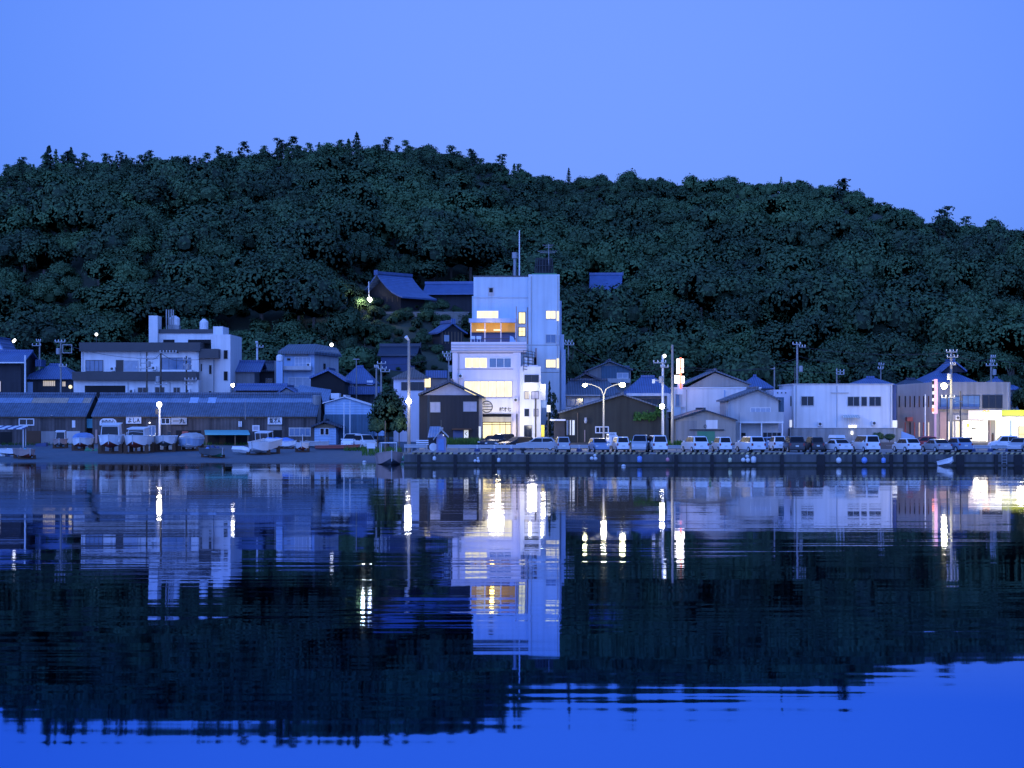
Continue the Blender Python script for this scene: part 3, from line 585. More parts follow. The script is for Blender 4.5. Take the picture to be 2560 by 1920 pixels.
t.box('eave_shade', 712, 770, 880, 890, 'grey_wall', -.3, -.02); t.win(737, 777, 892, 924, 'curtain', 'white_metal', 4, 2); t.win(717, 727, 895, 902, 'black', 'grey_metal', 1)
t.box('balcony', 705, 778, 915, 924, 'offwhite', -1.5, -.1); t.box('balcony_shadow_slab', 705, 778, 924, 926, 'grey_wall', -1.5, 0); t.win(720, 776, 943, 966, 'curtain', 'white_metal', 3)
for a in (799, 812, 826):
    yy = 290 + (a - 786) / 56 * 7 - .06; t.part('downpipe', MB().cyl((X(a, yy), yy - .05, ZB), (X(a, yy), yy - .05, Z(878, yy)), .07, n=6), 'grey_metal')
yy = 292.9; t.part('side_window', MB().box(X(808, yy), X(814, yy), yy - .35, yy + .2, Z(922, yy), Z(909, yy)), 'black')
c = (X(699, 288), 288, Z(903, 288)); x = Thing('water_tank', 'pale round water tank clamped to the left side of the apartment block', 'water tank', c)
x.part('tank', MB().lathe(c, [(.45, 0), (.5, .1), (.5, .75), (.2, .98)], 12), 'white_metal'); x.part('stand', MB().box(c[0] - .45, c[0] + .45, c[1] - .3, c[1] + .3, ZB, c[2] - .01), 'lightblue_wall')
t = house('open_barn', 'dark barn with an open black gable below the apartment block', 283, 820)
t.gwall((821, 925), (777, 942), (861, 948), 9, 'black', ZB, drop=4); t.gable((821, 922), (774, 942), (866, 950), 9, 'tile_blue', .6, .3)
t = house('tiled_house', 'house with broad light blue roof behind the round tree', 294, 890)
t.ewall(852, 936, 955, 9, 'grey_wall', ZB); t.eaves(846, 938, 917, 957, 10, 'tile_blue', hip=2.2); t.win(868, 884, 960, 966, 'curtain', 'white_metal', 2); t.box('air_conditioner', 917, 932, 951, 962, 'white_metal', -.5, -.1); t.box('porch_roof', 866, 952, 966, 986, 'tile_blue', -4, -.2)
t = house('gabled_shed', 'low shed with a grey gable rising behind the right end of the net shed', 276, 722)
t.gwall((716, 967), (684, 990), (756, 990), 5, 'grey_wall', ZB, drop=3); t.gable((716, 965), (680, 990), (760, 990), 8, 'tile_blue', .4, .2)
t = house('flat_roof_house', 'house with sloping bright blue sheet roof and pale end wall', 274, 790)
zl = lambda p, y: (X(p[0], y), y, Z(p[1], y))
t.part('roof', MB().slab(zl((742, 993), 272), zl((822, 1003), 272), zl((828, 974), 280), zl((748, 962), 281), .25), 'tin_light'); t.ewall(746, 824, 1003, 6, 'grey_wall', ZB, d=.8); t.box('end_window', 827, 848, 983, 997, 'white_wall', 1, 4)
t = house('sheet_metal_shed', 'pale blue sheet-metal shed with a white roof edge and darker skirting', 266, 870)
t.gwall((862, 993), (812, 1008), (934, 1014), 7, 'clad_blue', Z(1036, 266)); t.part('skirting', MB().box(X(810, 266), X(934, 266), 265.9, 273, ZB, Z(1036, 266)), 'clad_low')
t.gable((862, 991), (806, 1007), (936, 1014), 7, 'white_metal', .4, .12); t.box('lean_to', 925, 960, 1016, 1090, 'clad_blue', 1, 6)
t = house('round_silo', 'squat grey concrete water cistern at the right end of the net shed', 265, 792)
c = (X(792, 266), 266, 1.9); t.part('drum', MB().lathe(c, [(.56, -.5), (.56, Z(996, 266) - 1.9), (.6, Z(990, 266) - 1.9), (.5, Z(988, 266) - 1.9)], 14), 'concrete'); t.part('pipe', MB().cyl((c[0] - .75, c[1] - .3, 2), (c[0] - .75, c[1] - .3, Z(1008, 266)), .07), 'grey_metal')

# net sheds along the slipway
def net_shed(label, x0, x1, Y=263):
    t = house('net_shed', label, Y, (x0 + x1) / 2, 'shed')
    t.ewall(x0, x1, 1038, 11, 'board', .6, ridge=985); t.eaves(x0 - 3, x1 + 3, 985, 1039, 11, 'tin', over=.5, t=.15)
    return t
def on_roof(t, x0, x1, f0, f1, m, name='skylight_strip', Y=263):      # a strip of sheeting lying on the front slope
    y0, z0, y1, z1 = Y - .5, Z(1039, Y - .5), Y + 5.5, Z(985, Y + 5.5)
    p = lambda px, f: (X(px, Y), y0 + (y1 - y0) * f, z0 + (z1 - z0) * f + .05)
    t.part(name, MB().slab(p(x0, f0), p(x1, f0), p(x1, f1), p(x0, f1), .045), m)
t = net_shed('long low wooden net shed at the left edge with a corrugated roof and rusty strip', -190, 213)
on_roof(t, -180, 64, .58, .80, 'tin_light'); on_roof(t, 65, 155, .58, .80, 'tin_rust'); on_roof(t, 156, 193, .58, .80, 'tin_light'); on_roof(t, 194, 213, .58, .80, 'tin_rust')
t.win(47, 86, 1046, 1064, 'glass', 'white_metal', 2, fw=.14); t.box('door', 67, 101, 1077, 1112, 'door_brown', -.06, .0); t.box('door', 0, 30, 1080, 1112, 'black', -.05, .0); t.box('shutter', 103, 150, 1078, 1110, 'grey_wall', -.07, 0)
t.box('notice_board', 180, 188, 1051, 1069, 'white_metal', -.08, -.01); t.box('fascia', -180, 213, 1040, 1045, 'wood', -.12, 0); t.box('shutter', 166, 200, 1078, 1109, 'offwhite', -.05, 0); t.box('floodlight', 127, 131, 1038, 1042, 'white_metal', -.5, -.3)
t = net_shed('longest wooden net shed with shop signs under its corrugated roof behind the beached boats', 231, 789)
on_roof(t, 231, 462, .60, .78, 'tin_light'); on_roof(t, 463, 485, .58, .82, 'lightblue_wall', 'skylight_sheet'); on_roof(t, 486, 508, .60, .78, 'tin_light'); on_roof(t, 509, 530, .58, .82, 'lightblue_wall', 'skylight_sheet'); on_roof(t, 531, 785, .60, .78, 'tin_light')
t.box('fascia', 231, 789, 1040, 1045, 'wood', -.12, 0)
t.win(402, 426, 1044, 1061, 'glass', 'white_metal', 2, fw=.13); t.win(631, 649, 1063, 1078, 'blind', 'white_metal', 1, fw=.14); t.win(722, 777, 1069, 1091, 'glass_blue', 'offwhite', 4, fw=.13)
t.box('door', 352, 370, 1066, 1100, 'dark_wall', -.06, 0); t.win(370, 389, 1064, 1092, 'glass_blue', 'white_metal', 2, name='sliding_door'); t.box('door', 668, 704, 1076, 1112, 'black', -.06, 0); t.box('lintel_board', 668, 705, 1060, 1075, 'grey_wall', -.07, 0)
t.box('open_bay', 520, 620, 1084, 1113, 'black', -.05, 0); t.box('door', 549, 564, 1080, 1112, 'door_brown', -.09, -.051); t.box('door', 440, 503, 1076, 1110, 'black', -.05, 0); t.box('door_panel', 455, 470, 1078, 1110, 'red_wood', -.09, -.051)
t.box('fence_board', 238, 243, 1074, 1108, 'pinkwood', -.9, -.8); t.box('notice_paper', 337, 344, 1067, 1073, 'white_metal', -.06, -.01); t.part('wall_lamp', MB().ball((X(374, 262.6), 262.6, Z(1057, 262.6)), .09), 'bulb_soft')
t.part('vent_pipes', MB().cyl((X(598, 262.8), 262.8, Z(1067, 263)), (X(598, 262.8), 262.8, Z(1053, 263)), .1).cyl((X(603, 262.8), 262.8, Z(1067, 263)), (X(603, 262.8), 262.8, Z(1053, 263)), .1), 'white_metal')
for lab, a, b, c, e, body, hp in (('arched white signboard with four dark characters', 249, 291, 1046, 1063, 'かのの心', 11), ('white signboard with dark characters right of the arched one', 315, 353, 1042, 1059, 'よしA', 12),
        ('pale yellowish signboard right of the shed window', 428, 467, 1044, 1061, '一丸', 11), ('white signboard with three dark characters over the shed door', 669, 705, 1043, 1061, '魚才A', 12)):
    Y = 262.7; x = Thing('shop_sign', lab + ' on the net shed', 'sign', (X((a + b) / 2, Y), Y, Z(e, Y)))
    if a == 249:
        x0, x1, z0, z1 = X(a, Y), X(b, Y), Z(e, Y), Z(c, Y)
        x.part('board', MB().prism([(x0, z0), (x1, z0), (x1, z0 + .5), (x1 - .15, z0 + .72), (x1 - .45, z1), (x0 + .45, z1), (x0 + .15, z0 + .72), (x0, z0 + .5)], Y, Y + .1), 'white_metal')
    else: x.box('board', a, b, c, e, 'offwhite' if a == 428 else 'white_metal', 0, .1)
    x.box('frame', a - 1, b + 1, e, e + 1, 'dark_metal', -.03, .1)
    x.text('lettering', body, (a + b) / 2, (c + e) / 2 + 1, hp, d=-.015, width=(b - a) * .78)
    if a == 669: x.text('small_lettering', '二二二二', (a + b) / 2, c + 2.5, 3, d=-.015, width=25)
# alley between the sheds
t = house('porch_panel', 'teal corrugated panel closing the alley between the two net sheds', 264, 222, 'panel')
t.box('panel', 211, 237, 1047, 1070, 'teal', 0, .1); t.box('back', 211, 234, 1070, 1110, 'black', .6, .8); t.box('post', 231, 234, 1070, 1108, 'grey_metal', 0, .15)
# awnings in front of the sheds
t = house('work_awning', 'long teal tarpaulin awning on posts in front of the longest net shed', 260, 566, 'awning')
y = 258.5; t.part('cloth', MB().slab((X(513, y), y, Z(1085, y)), (X(625, y), y, Z(1085, y)), (X(620, 262.7), 262.7, Z(1075, 262.7)), (X(511, 262.7), 262.7, Z(1075, 262.7)), .12), 'awning_teal')
for a in (516, 588, 620): t.part('post', MB().cyl((X(a, 258.8), 258.8, 1.2), (X(a, 258.8), 258.8, Z(1086, 258.8)), .07), 'wood')
t = house('market_tent', 'blue and white striped canopy over fishing gear at the left edge of the slipway', 256, 30, 'tent')
y = 253; t.part('cloth', MB().slab((X(-60, y), y, Z(1072, y)), (X(62, y), y, Z(1071, y)), (X(70, 257), 257, Z(1064, 257)), (X(-60, 257), 257, Z(1064, 257)), .1), 'striped_cloth')
for a, yy in ((-40, 253.2), (58, 253.2), (64, 256.8), (-40, 256.8)): t.part('post', MB().cyl((X(a, yy), yy, .8), (X(a, yy), yy, Z(1071, yy)), .06), 'white_metal')
t = house('small_hut', 'little pale blue double-door hut under a dark gable beside the sheds', 262, 812, 'shed')
t.gwall((812, 1052), (786, 1064), (840, 1064), 4, 'clad_blue', 1.2, drop=6); t.gable((812, 1051), (778, 1064), (856, 1066), 5, 'tile_dark', .6, .25); t.box('brown_gable_board', 788, 838, 1060, 1070, 'wood', -.1, -.02)
t.win(800, 811, 1070, 1088, 'black', 'white_metal', 1); t.win(812.5, 823, 1070, 1088, 'black', 'white_metal', 1)

# ------------------------------------------------------------------ centre
t = house('tiled_house', 'pinkish house with a brown tiled hipped roof behind the tall lamp pole', 270, 1030)
t.ewall(984, 1064, 942, 9, 'lilac_wall', ZB); t.eaves(980, 1072, 922, 944, 9, 'tile_brown', hip=2.2, over=.5); t.win(1003, 1061, 955, 976, 'glass', 'dark_metal', 4); t.box('stair_window', 1062, 1076, 945, 968, 'lit', -.1, .3); t.box('wing_roof', 1064, 1118, 926, 945, 'tile_blue', 2, 7); t.box('wing_wall', 1066, 1118, 946, 1000, 'grey_wall', 2.4, 7)
t = house('black_house', 'black-clad house with a pale pinkish gable beside the white hotel', 243, 1122)
t.gwall((1125, 957), (1058, 988), (1190, 990), 9, 'blind', Z(988, 243), name='gable_wall'); t.part('wall', MB().box(X(1048, 243), X(1197, 243), 242.8, 252, 1.5, Z(988, 243)), 'clad_dark'); t.gable((1125, 950), (1046, 984), (1212, 992), 9, 'tile_dark', .8, .28)
t.win(1075, 1101, 1005, 1031, 'blind', 'grey_metal', 2, d=-.2); t.win(1158, 1192, 1004, 1029, 'blind', 'grey_metal', 2, d=-.2); t.box('drainpipe', 1196, 1206, 992, 1100, 'grey_wall', .1, 1); t.box('door', 1133, 1158, 1076, 1106, 'darkblue', -.26, -.19); t.box('door_hood', 1130, 1178, 1071, 1075, 'door_brown', -.9, -.19)
x = Thing('shop_sign', 'lit white upright sign with a dark mark by the door of the black house', 'sign', (X(1165, 242.5), 242.5, 2.2)); x.box('panel', 1160, 1171, 1075, 1095, 'sign_lit', 0, .12); x.text('mark', 'く', 1165.5, 1085, 10, d=-.01); x.box('foot', 1163, 1168, 1095, 1111, 'dark_metal', .02, .1)
x = Thing('light_panel', 'narrow lit white strip sign on the right corner of the black house', 'sign', (X(1199, 242.3), 242.3, 2.2)); x.box('panel', 1197, 1202, 1066, 1100, 'sign_lit', 0, .15); x.box('foot', 1198.5, 1200.5, 1100, 1112, 'dark_metal', .03, .1)

# the hotel: front block
t = house('seaside_hotel', 'white four-storey hotel front with lit windows, round emblem and striped parapet', 252, 1235)
t.ewall(1131, 1302, 880, 10, 'lilac_wall', ZB)
t.box('parapet', 1128, 1316, 855, 880, 'lilac_wall', -.25, 10.3)
for i, yy in enumerate((861, 868, 875)): t.box('parapet_rib', 1127.5, 1317, yy, yy + 2.4, 'blind', -.36, -.251)
t.box('corner_pier', 1131, 1143, 881, 1110, 'lilac_wall', -.12, -.003, zb=1.5); t.box('corner_pier', 1283, 1302, 881, 1110, 'lilac_wall', -.12, -.003, zb=1.5); t.box('band', 1143, 1283, 922, 924, 'blind', -.05, -.003); t.box('band', 1143, 1283, 881, 884, 'blind', -.05, -.003)
t.win(1161, 1219, 893, 921, 'lit', 'white_metal', 3, fw=.10); t.win(1222, 1279, 894, 920, 'glass_blue', 'white_metal', 3, fw=.10)
t.win(1160, 1281, 952, 993, 'lit_pale', 'offwhite', 6, fw=.07)
t.box('sign_band', 1206, 1283, 996, 1034, 'white_wall', -.18, -.121)
yy = 251.75; em = MB(); cx_, cz_, r = X(1217, yy), Z(1017, yy), W(15, yy)
em.add([(cx_ + rr * math.cos(a), yy, cz_ + rr * math.sin(a)) for a in [2 * math.pi * i / 40 for i in range(40)] for rr in (r, r * .86)], [(2 * i, 2 * i + 1, (2 * i + 3) % 80, (2 * i + 2) % 80) for i in range(40)])
for dz in (.45, 0, -.45): hw = r * math.sqrt(1 - dz * dz) * .9; em.box(cx_ - hw, cx_ + hw, yy - .02, yy, cz_ + dz * r - .045, cz_ + dz * r + .045)
t.part('emblem', em, 'dark_metal'); t.text('lettering', '村才七', 1263, 1024, 10, d=-.2, width=30)
t.box('entrance_recess', 1207, 1278, 1035, 1112, 'black', -.16, -.125); t.box('entrance_canopy', 1207, 1278, 1042, 1055, 'grey_wall', -1.4, -.17)
g = t.box('entrance_glazing', 1207, 1278, 1057, 1108, 'lit', -.25, -.17); mu = MB()
for a in (1207, 1230, 1250, 1264, 1277): mu.box(X(a, 251.7) - .04, X(a, 251.7) + .04, 251.66, 251.745, 2., Z(1056, 251.7))
mu.box(X(1207, 251.7), X(1278, 251.7), 251.66, 251.74, Z(1062, 251.7), Z(1060, 251.7)); t.part('mullions', mu, 'dark_metal', g)
# right wing with the floodlit windows and curved balconies
t.ewall(1300, 1352, 916, 8, 'white_wall', ZB, name='wing_wall', d=-1.6)
for a, b, c, e, g, n in ((1311, 1347, 937, 956, 'glass', 2), (1311, 1323, 978, 998, 'lit_dim', 3), (1328, 1347, 978, 998, 'blind', 2), (1311, 1323, 1022, 1041, 'glass', 1), (1334, 1346, 1022, 1041, 'blind', 1), (1310, 1330, 1063, 1110, 'glass', 2)): t.win(a, b, c, e, g, 'dark_metal', n, d=-1.6, fw=.06)
t.part('drainpipe', MB().cyl((X(1339, 250.2), 250.2, 2), (X(1339, 250.2), 250.2, Z(996, 250.2)), .1).cyl((X(1292, 251.7), 251.7, 2), (X(1292, 251.7), 251.7, Z(1034, 251.7)), .07), 'dark_metal')
rl = MB()
for k, top in ((0, 877), (1, 893), (2, 909)):
    cxx, z = X(1320, 251), Z(top, 251)
    for h in (0, .35, .7): rl.tube([(cxx - .6 + 1.5 * math.sin(a), 252.2 - 1.9 * math.cos(a), z - h - .14 * a) for a in [i * .22 for i in range(9)]], .035)
    for i in range(0, 9, 2): a = i * .22; rl.cyl((cxx - .6 + 1.5 * math.sin(a), 252.2 - 1.9 * math.cos(a), z - .14 * a), (cxx - .6 + 1.5 * math.sin(a), 252.2 - 1.9 * math.cos(a), z - 1. - .14 * a), .03)
t.part('stair_railing', rl, 'dark_metal')
t.part('stair_landing', MB().box(X(1306, 251), X(1345, 251), 250.6, 253, Z(917, 251), Z(913, 251)), 'lilac_wall')
for a, b in ((1312, 1318), (1324, 1334)): t.box('stair_door', a, b, 893, 913, 'white_wall', -.1, 0); t.box('stair_door', 1334, 1341, 893, 915, 'darkblue', -.1, 0)
t.part('wall_lamp', MB().ball((X(1325, 249.9), 249.9, Z(968, 249.9)), .2), 'bulb_white'); t.part('wall_lamp', MB().ball((X(1354, 250.6), 250.6, Z(966, 250.6)), .24), 'bulb_white')
t.box('side_panel', 1352, 1364, 960, 1000, 'white_wall', -.6, 1); t.box('side_panel', 1352, 1366, 1000, 1020, 'lightblue_wall', -.5, 2)
# terrace furniture on the hotel roof
for i, a in enumerate((1182, 1197)):
    y, z = 253.2, Z(855, 253.2)
    x = Thing('terrace_chair', ['left', 'right'][i] + ' one of two white chairs on the hotel roof terrace', 'chair', (X(a, y), y, z), 'white chairs on the hotel terrace')
    x.part('seat', MB().box(X(a - 5, y), X(a + 5, y), y, y + .45, z + .36, z + .42), 'white_metal'); x.part('backrest', MB().box(X(a - 6, y), X(a + 6, y), y - .06, y, z + .4, z + .75), 'white_metal')
    for q in (-.2, .2):
        for w_ in (.05, .4): x.part('leg', MB().cyl((X(a, y) + q, y + w_, z), (X(a, y) + q, y + w_, z + .36), .03, n=6), 'white_metal')
x = Thing('folded_parasol', 'pale folded windbreak screen at the right end of the hotel terrace', 'screen', (X(1279, 253), 253, Z(855, 253))); y = 253
x.part('panel', MB().prism([(X(1274, y), Z(856, y)), (X(1289, y), Z(856, y)), (X(1283, y), Z(842, y)), (X(1275, y), Z(839, y))], y, y + .15), 'lightblue_wall'); x.part('foot', MB().box(X(1273, y), X(1290, y), y - .1, y + .3, Z(857, y), Z(856, y)), 'grey_metal')

# the hotel tower behind
t = house('hotel_tower', 'tall pale blue hotel tower with lit windows and an orange-lit terrace', 265, 1290)
t.ewall(1184, 1323, 691, 11, 'tower', ZB); t.ewall(1180, 1200, 740, 10, 'tower', ZB, name='left_pier', d=.6)
t.box('roof_edge', 1182, 1325, 689, 692, 'dark_metal', -.06, 11.1); t.box('ledge', 1184, 1322, 741, 744, 'tower', -.12, -.003)
t.ewall(1321, 1399, 686, 12, 'tower', ZB, name='stair_shaft', d=-1.1); t.box('shaft_edge', 1330, 1392, 683, 686, 'green_plastic', -1., 10)
t.box('joint', 1321, 1398, 862, 863.5, 'grey_wall', -1.13, -1.098); t.box('joint', 1321, 1398, 930, 931.5, 'grey_wall', -1.13, -1.098)
for a, b, c in ((1396, 1404, 752), (1400, 1410, 836), (1403, 1414, 874)): t.box('side_balcony', a, b, c, 1000, 'lightblue_wall', 2 - (c - 752) * .01, 8 - (c - 752) * .01, zb=1.5)
t.box('vent_surround', 1220, 1235, 718, 741, 'offwhite', -.08, -.003); t.box('vent_opening', 1223, 1232, 720, 731, 'black', -.10, -.081)
t.win(1191, 1247, 776, 797, 'lit_pale', 'white_metal', 1, fw=.08); t.win(1296, 1314, 780, 810, 'lit', 'dark_metal', 2); t.win(1296, 1314, 818, 841, 'lit', 'dark_metal', 2, 2)
for c, g in ((776, 'lit_pale'), (836, 'glass_blue'), (898, 'lit_pale')): t.win(1364, 1390, c, c + 22, g, 'offwhite', 2, d=-1.1)
for c, g in ((778, 'lit_pale'), (838, 'curtain'), (896, 'lit_pale')): t.box('side_window', 1392, 1397, c, c + 24, g, -1.22, -1.06)
t.ewall(1172, 1292, 796, 2.4, 'lightblue_wall', Z(806, 262.6), name='terrace_fascia', d=-2.4); t.box('terrace_ceiling', 1176, 1290, 807, 829, 'lit_orange', -.5, -.05); t.box('terrace_back', 1176, 1290, 829, 858, 'darkblue', -.4, -.05)
for a, b in ((1191, 1215), (1234, 1252)): t.box('table_lamp_shade', a, b, 823, 827, 'lit_pale', -1.2, -.8)
t.box('counter', 1176, 1290, 829, 831, 'awning_orange', -1.0, -.5)
for a in (1176, 1211, 1251, 1288): t.box('terrace_post', a, a + 2.5, 807, 858, 'tower', -2.3, -2.1)
t.box('terrace_rail', 1172, 1292, 846, 848, 'dark_metal', -2.35, -2.25); t.box('terrace_floor', 1170, 1296, 857, 862, 'tower', -2.5, 0)
t.part('pipe', MB().cyl((X(1319, 264.8), 264.8, Z(860, 264.8)), (X(1319, 264.8), 264.8, Z(768, 264.8)), .06).cyl((X(1291, 262.5), 262.5, Z(866, 262.5)), (X(1291, 262.5), 262.5, Z(766, 262.5)), .06).cyl((X(1340, 262.8), 262.8, Z(920, 262.8)), (X(1340, 262.8), 262.8, Z(870, 262.8)), .1), 'pinkwood')
c = (X(1287, 270), 270, Z(692, 270)); t.part('chimney', MB().cyl(c, (c[0], c[1], Z(646, 270)), .2).cyl((c[0], c[1], Z(646, 270)), (c[0], c[1], Z(631, 270)), .38), 'grey_metal'); t.part('chimney_stay', MB().cyl((c[0] - .35, 270, c[2]), (c[0] - .2, 270, Z(668, 270)), .05).cyl((c[0] + .4, 270, c[2]), (c[0] + .2, 270, Z(668, 270)), .05), 'dark_metal')
c = (X(1298.5, 268), 268, Z(692, 268)); t.part('flag_mast', MB().cyl(c, (c[0], c[1], Z(576, 268)), .10, .07), 'white_metal')
y = 269; cx0, z0 = X(1360, y), Z(684, y); t.part('roof_tank', MB().lathe((cx0, y, z0), [(1.0, 0), (1.0, 1.5), (.85, 1.85)], 12), 'clad_dark')
w_ = MB()
for k in range(18): an_ = k * math.pi / 9; w_.cyl((cx0 + 1.26 * math.cos(an_), y + 1.26 * math.sin(an_), z0), (cx0 + 1.1 * math.cos(an_), y + 1.1 * math.sin(an_), z0 + 2.05), .05, n=5)
for zz, rr in ((.1, 1.27), (1.0, 1.19), (2.0, 1.11)): w_.tube([(cx0 + rr * math.cos(k * .3491), y + rr * math.sin(k * .3491), z0 + zz) for k in range(19)], .05, 5)
t.part('tank_lattice', w_, 'dark_metal')
an = MB(); ax, ay = X(1372, 268), 268; an.cyl((ax, ay, Z(686, 268)), (ax, ay, Z(610, 268)), .04)
for yy_, L_ in ((613, 14), (618, 10), (628, 25), (632, 20)): an.cyl((ax - W(L_, 268) * 1.1, ay, Z(yy_, 268)), (ax + W(L_, 268) * .8, ay, Z(yy_, 268)), .03)
t.part('antenna', an, 'grey_metal')
# ------------------------------------------------------------------ right part of the town
t = house('tiled_house', 'house with stacked dark tiled roofs and a white wall right of the hotel', 268, 1440)
t.ewall(1397, 1500, 987, 9, 'white_wall', ZB); t.eaves(1392, 1560, 950, 988, 10, 'tile_grey', hip=2.0); t.win(1416, 1459, 995, 1016, 'glass_blue', 'dark_metal', 4)
t.gwall((1464, 934), (1414, 966), (1525, 966), 6, 'dark_wall', Z(972, 273), name='upper_gable', d=5, drop=3); t.gable((1464, 930), (1406, 962), (1532, 962), 6, 'tile_dark', .5, .3, d=5)
t.box('gutter', 1394, 1500, 987, 990, 'offwhite', -.75, -.62)
t = house('gabled_house', 'grey house with a plain gable and low balcony windows above the dark roofs', 286, 1525)
t.gwall((1524, 903), (1470, 925), (1577, 922), 8, 'grey_wall', ZB, drop=3); t.gable((1524, 901), (1464, 926), (1582, 923), 8, 'tile_grey', .5, .2)
t.box('recess', 1503, 1574, 914, 946, 'clad_low', -.06, 0); t.win(1542, 1571, 932, 946, 'curtain', 'white_metal', 2, d=-.07); t.box('balcony', 1503, 1576, 946, 957, 'offwhite', -.9, 0)
t = house('tiled_house', 'house with a bright blue tiled roof and a long white eave behind the brown warehouse', 266, 1620)
t.ewall(1568, 1672, 988, 9, 'beige_wall', ZB); t.eaves(1562, 1690, 942, 983, 9, 'tile_blue', hip=2.5); t.box('eave_board', 1566, 1672, 983, 990, 'white_wall', -.75, -.55); t.win(1600, 1660, 996, 1014, 'glass', 'wood', 4)
t.box('pillar', 1668, 1684, 984, 1030, 'white_wall', -1, 1)
t = house('brown_warehouse', 'wide dark brown gabled warehouse behind the twin street lamp', 248, 1532)
t.gwall((1556, 987), (1400, 1030), (1664, 1022), 14, 'brown_wall', 1.5); t.gable((1556, 984), (1396, 1030), (1670, 1022), 14, 'tile_grey', .4, .18)
t.box('dark_annex', 1386, 1412, 1052, 1110, 'dark_wall', -1.0, 3); t.box('annex_roof', 1376, 1414, 1048, 1052, 'white_metal', -1.4, 3.2)
for a, b in ((1416, 1421), (1424, 1428), (1430, 1437)): t.win(a, b, 1050, 1088, 'sign_lit' if a > 1420 else 'curtain', 'offwhite', 1, fw=.04)
t.win(1488, 1522, 1066, 1083, 'glass', 'white_metal', 3, fw=.12); t.part('floodlight', MB().lathe((X(1464, 247.8), 247.8, Z(1058, 247.8)), [(.12, 0), (.2, .25), (.15, .7)], 8), 'offwhite'); t.box('downpipe', 1443, 1445, 1032, 1108, 'wood', -.12, -.02)
t.box('wooden_door', 1461, 1463, 1075, 1105, 'pinkwood', -.1, -.02)
# big white shop with beige gable
t = house('white_shop', 'wide white shop under a beige gable with an upright neon sign in front', 262, 1800)
t.ewall(1686, 1902, 971, 12, 'white_wall', ZB); t.gwall((1787, 927), (1704, 972), (1873, 958), 10, 'beige_wall', Z(974, 264), name='gable_wall', d=2, drop=4); t.gable((1787, 925), (1700, 962), (1878, 959), 10, 'tile_grey', .5, .2, d=2)
t.box('parapet_cap', 1684, 1904, 968, 971, 'white_metal', -.1, 12.2); t.box('corner_bay', 1683, 1702, 973, 1040, 'tower', -.5, -.002); t.win(1688, 1700, 985, 1016, 'glass_blue', 'offwhite', 1, d=-.5); t.box('pipe_box', 1700, 1712, 1015, 1018, 'white_metal', -.3, -.01)
t.box('downpipe', 1810, 1813, 975, 1040, 'lightblue_wall', -.15, -.01)
t = house('storehouse', 'grey storehouse with a low gable and sliding door left of the balcony house', 246, 1764)
t.gwall((1760, 1026), (1690, 1046), (1839, 1048), 9, 'beige_wall', 1.5); t.gable((1760, 1023), (1684, 1046), (1843, 1049), 9, 'tile_dark', .5, .16)
t.box('door', 1743, 1787, 1078, 1110, 'green_plastic', -.05, 0); t.box('door_rail', 1724, 1810, 1073, 1076, 'dark_metal', -.2, -.02); t.box('upper_panel', 1765, 1794, 1050, 1072, 'white_wall', -.04, 0); t.box('wall_panel', 1690, 1742, 1052, 1108, 'grey_wall', -.03, 0)
t.part('ring', MB().tube([(X(1763 + 3 * math.cos(a), 245.9), 245.9, Z(1066 - 4 * math.sin(a), 245.9)) for a in [i * .5236 for i in range(13)]], .03), 'dark_metal')
t = house('balcony_house', 'narrow two-storey house with a gable, white balcony and posts beside the white hall', 250, 1882)
t.gwall((1892, 974), (1820, 1000), (1946, 998), 9, 'offwhite', 1.5); t.gable((1892, 970), (1810, 1000), (1953, 1000), 9, 'tile_grey', .7, .2); t.box('side_wing', 1815, 1838, 1002, 1050, 'offwhite', .5, 8)
t.win(1876, 1927, 1019, 1051, 'curtain', 'white_metal', 4, 2); t.box('balcony', 1850, 1959, 1030, 1054, 'offwhite', -1.4, -1.25); t.box('balcony_floor', 1850, 1959, 1054, 1058, 'white_wall', -1.5, -.02)
for a in (1851, 1904, 1956): t.box('balcony_post', a - 1.5, a + 1.5, 1058, 1112, 'white_metal', -1.45, -1.3)
t.win(1906, 1954, 1080, 1104, 'glass', 'offwhite', 4); t.box('meter_box', 1853, 1864, 1082, 1090, 'black', -.3, -.02); t.box('side_panel', 1947, 1960, 993, 1030, 'clad_low', 1, 5)
# the white hall
t = house('white_hall', 'big plain white flat-roofed hall on a grey base, right of the balcony house', 256, 2108)
t.ewall(1984, 2231, 962, 14, 'white_wall', Z(1070, 256)); t.part('grey_base', MB().box(X(1978, 255), X(2256, 255), 254.6, 270, 1.5, Z(1071, 255)), 'concrete'); t.box('roof_cap', 1981, 2234, 959, 962, 'offwhite', -.1, 14.1)
t.ewall(1934, 1983, 974, 8, 'lilac_wall', ZB, name='left_wing', d=2); t.box('dark_edge', 2232, 2241, 962, 1060, 'darkblue', .2, 8)
t.win(2002, 2035, 990, 1015, 'glass', 'offwhite', 2, fw=.08)
for a, b, n in ((2118, 2149, 2), (2152, 2168, 1), (2172, 2203, 2)): t.win(a, b, 991, 1016, 'glass', 'offwhite', n, fw=.07)
t.win(1975, 1981, 990, 1016, 'black', 'offwhite', 1, d=2, fw=.04); t.box('wall_strip', 2077, 2122, 981, 983, 'offwhite', -.12, 0)
gh = MB(); Y = 255; z0, z1 = Z(1070, Y), Z(1037, Y)
gh.slab((X(2108, Y), 254.7, z1 - .35), (X(2150, Y), 254.7, z1 - .35), (X(2147, Y), 255.95, z1), (X(2110, Y), 255.95, z1), .05)
g = t.part('glass_lean_to', gh, 'greenhouse'); gf = MB()
for i in range(8): xx = X(2108 + i * 6, Y); gf.cyl((xx, 254.72, z0), (xx, 254.72, z1 - .3), .035, n=6); gf.cyl((xx, 254.72, z1 - .3), (xx, 255.9, z1 + .02), .03, n=6)
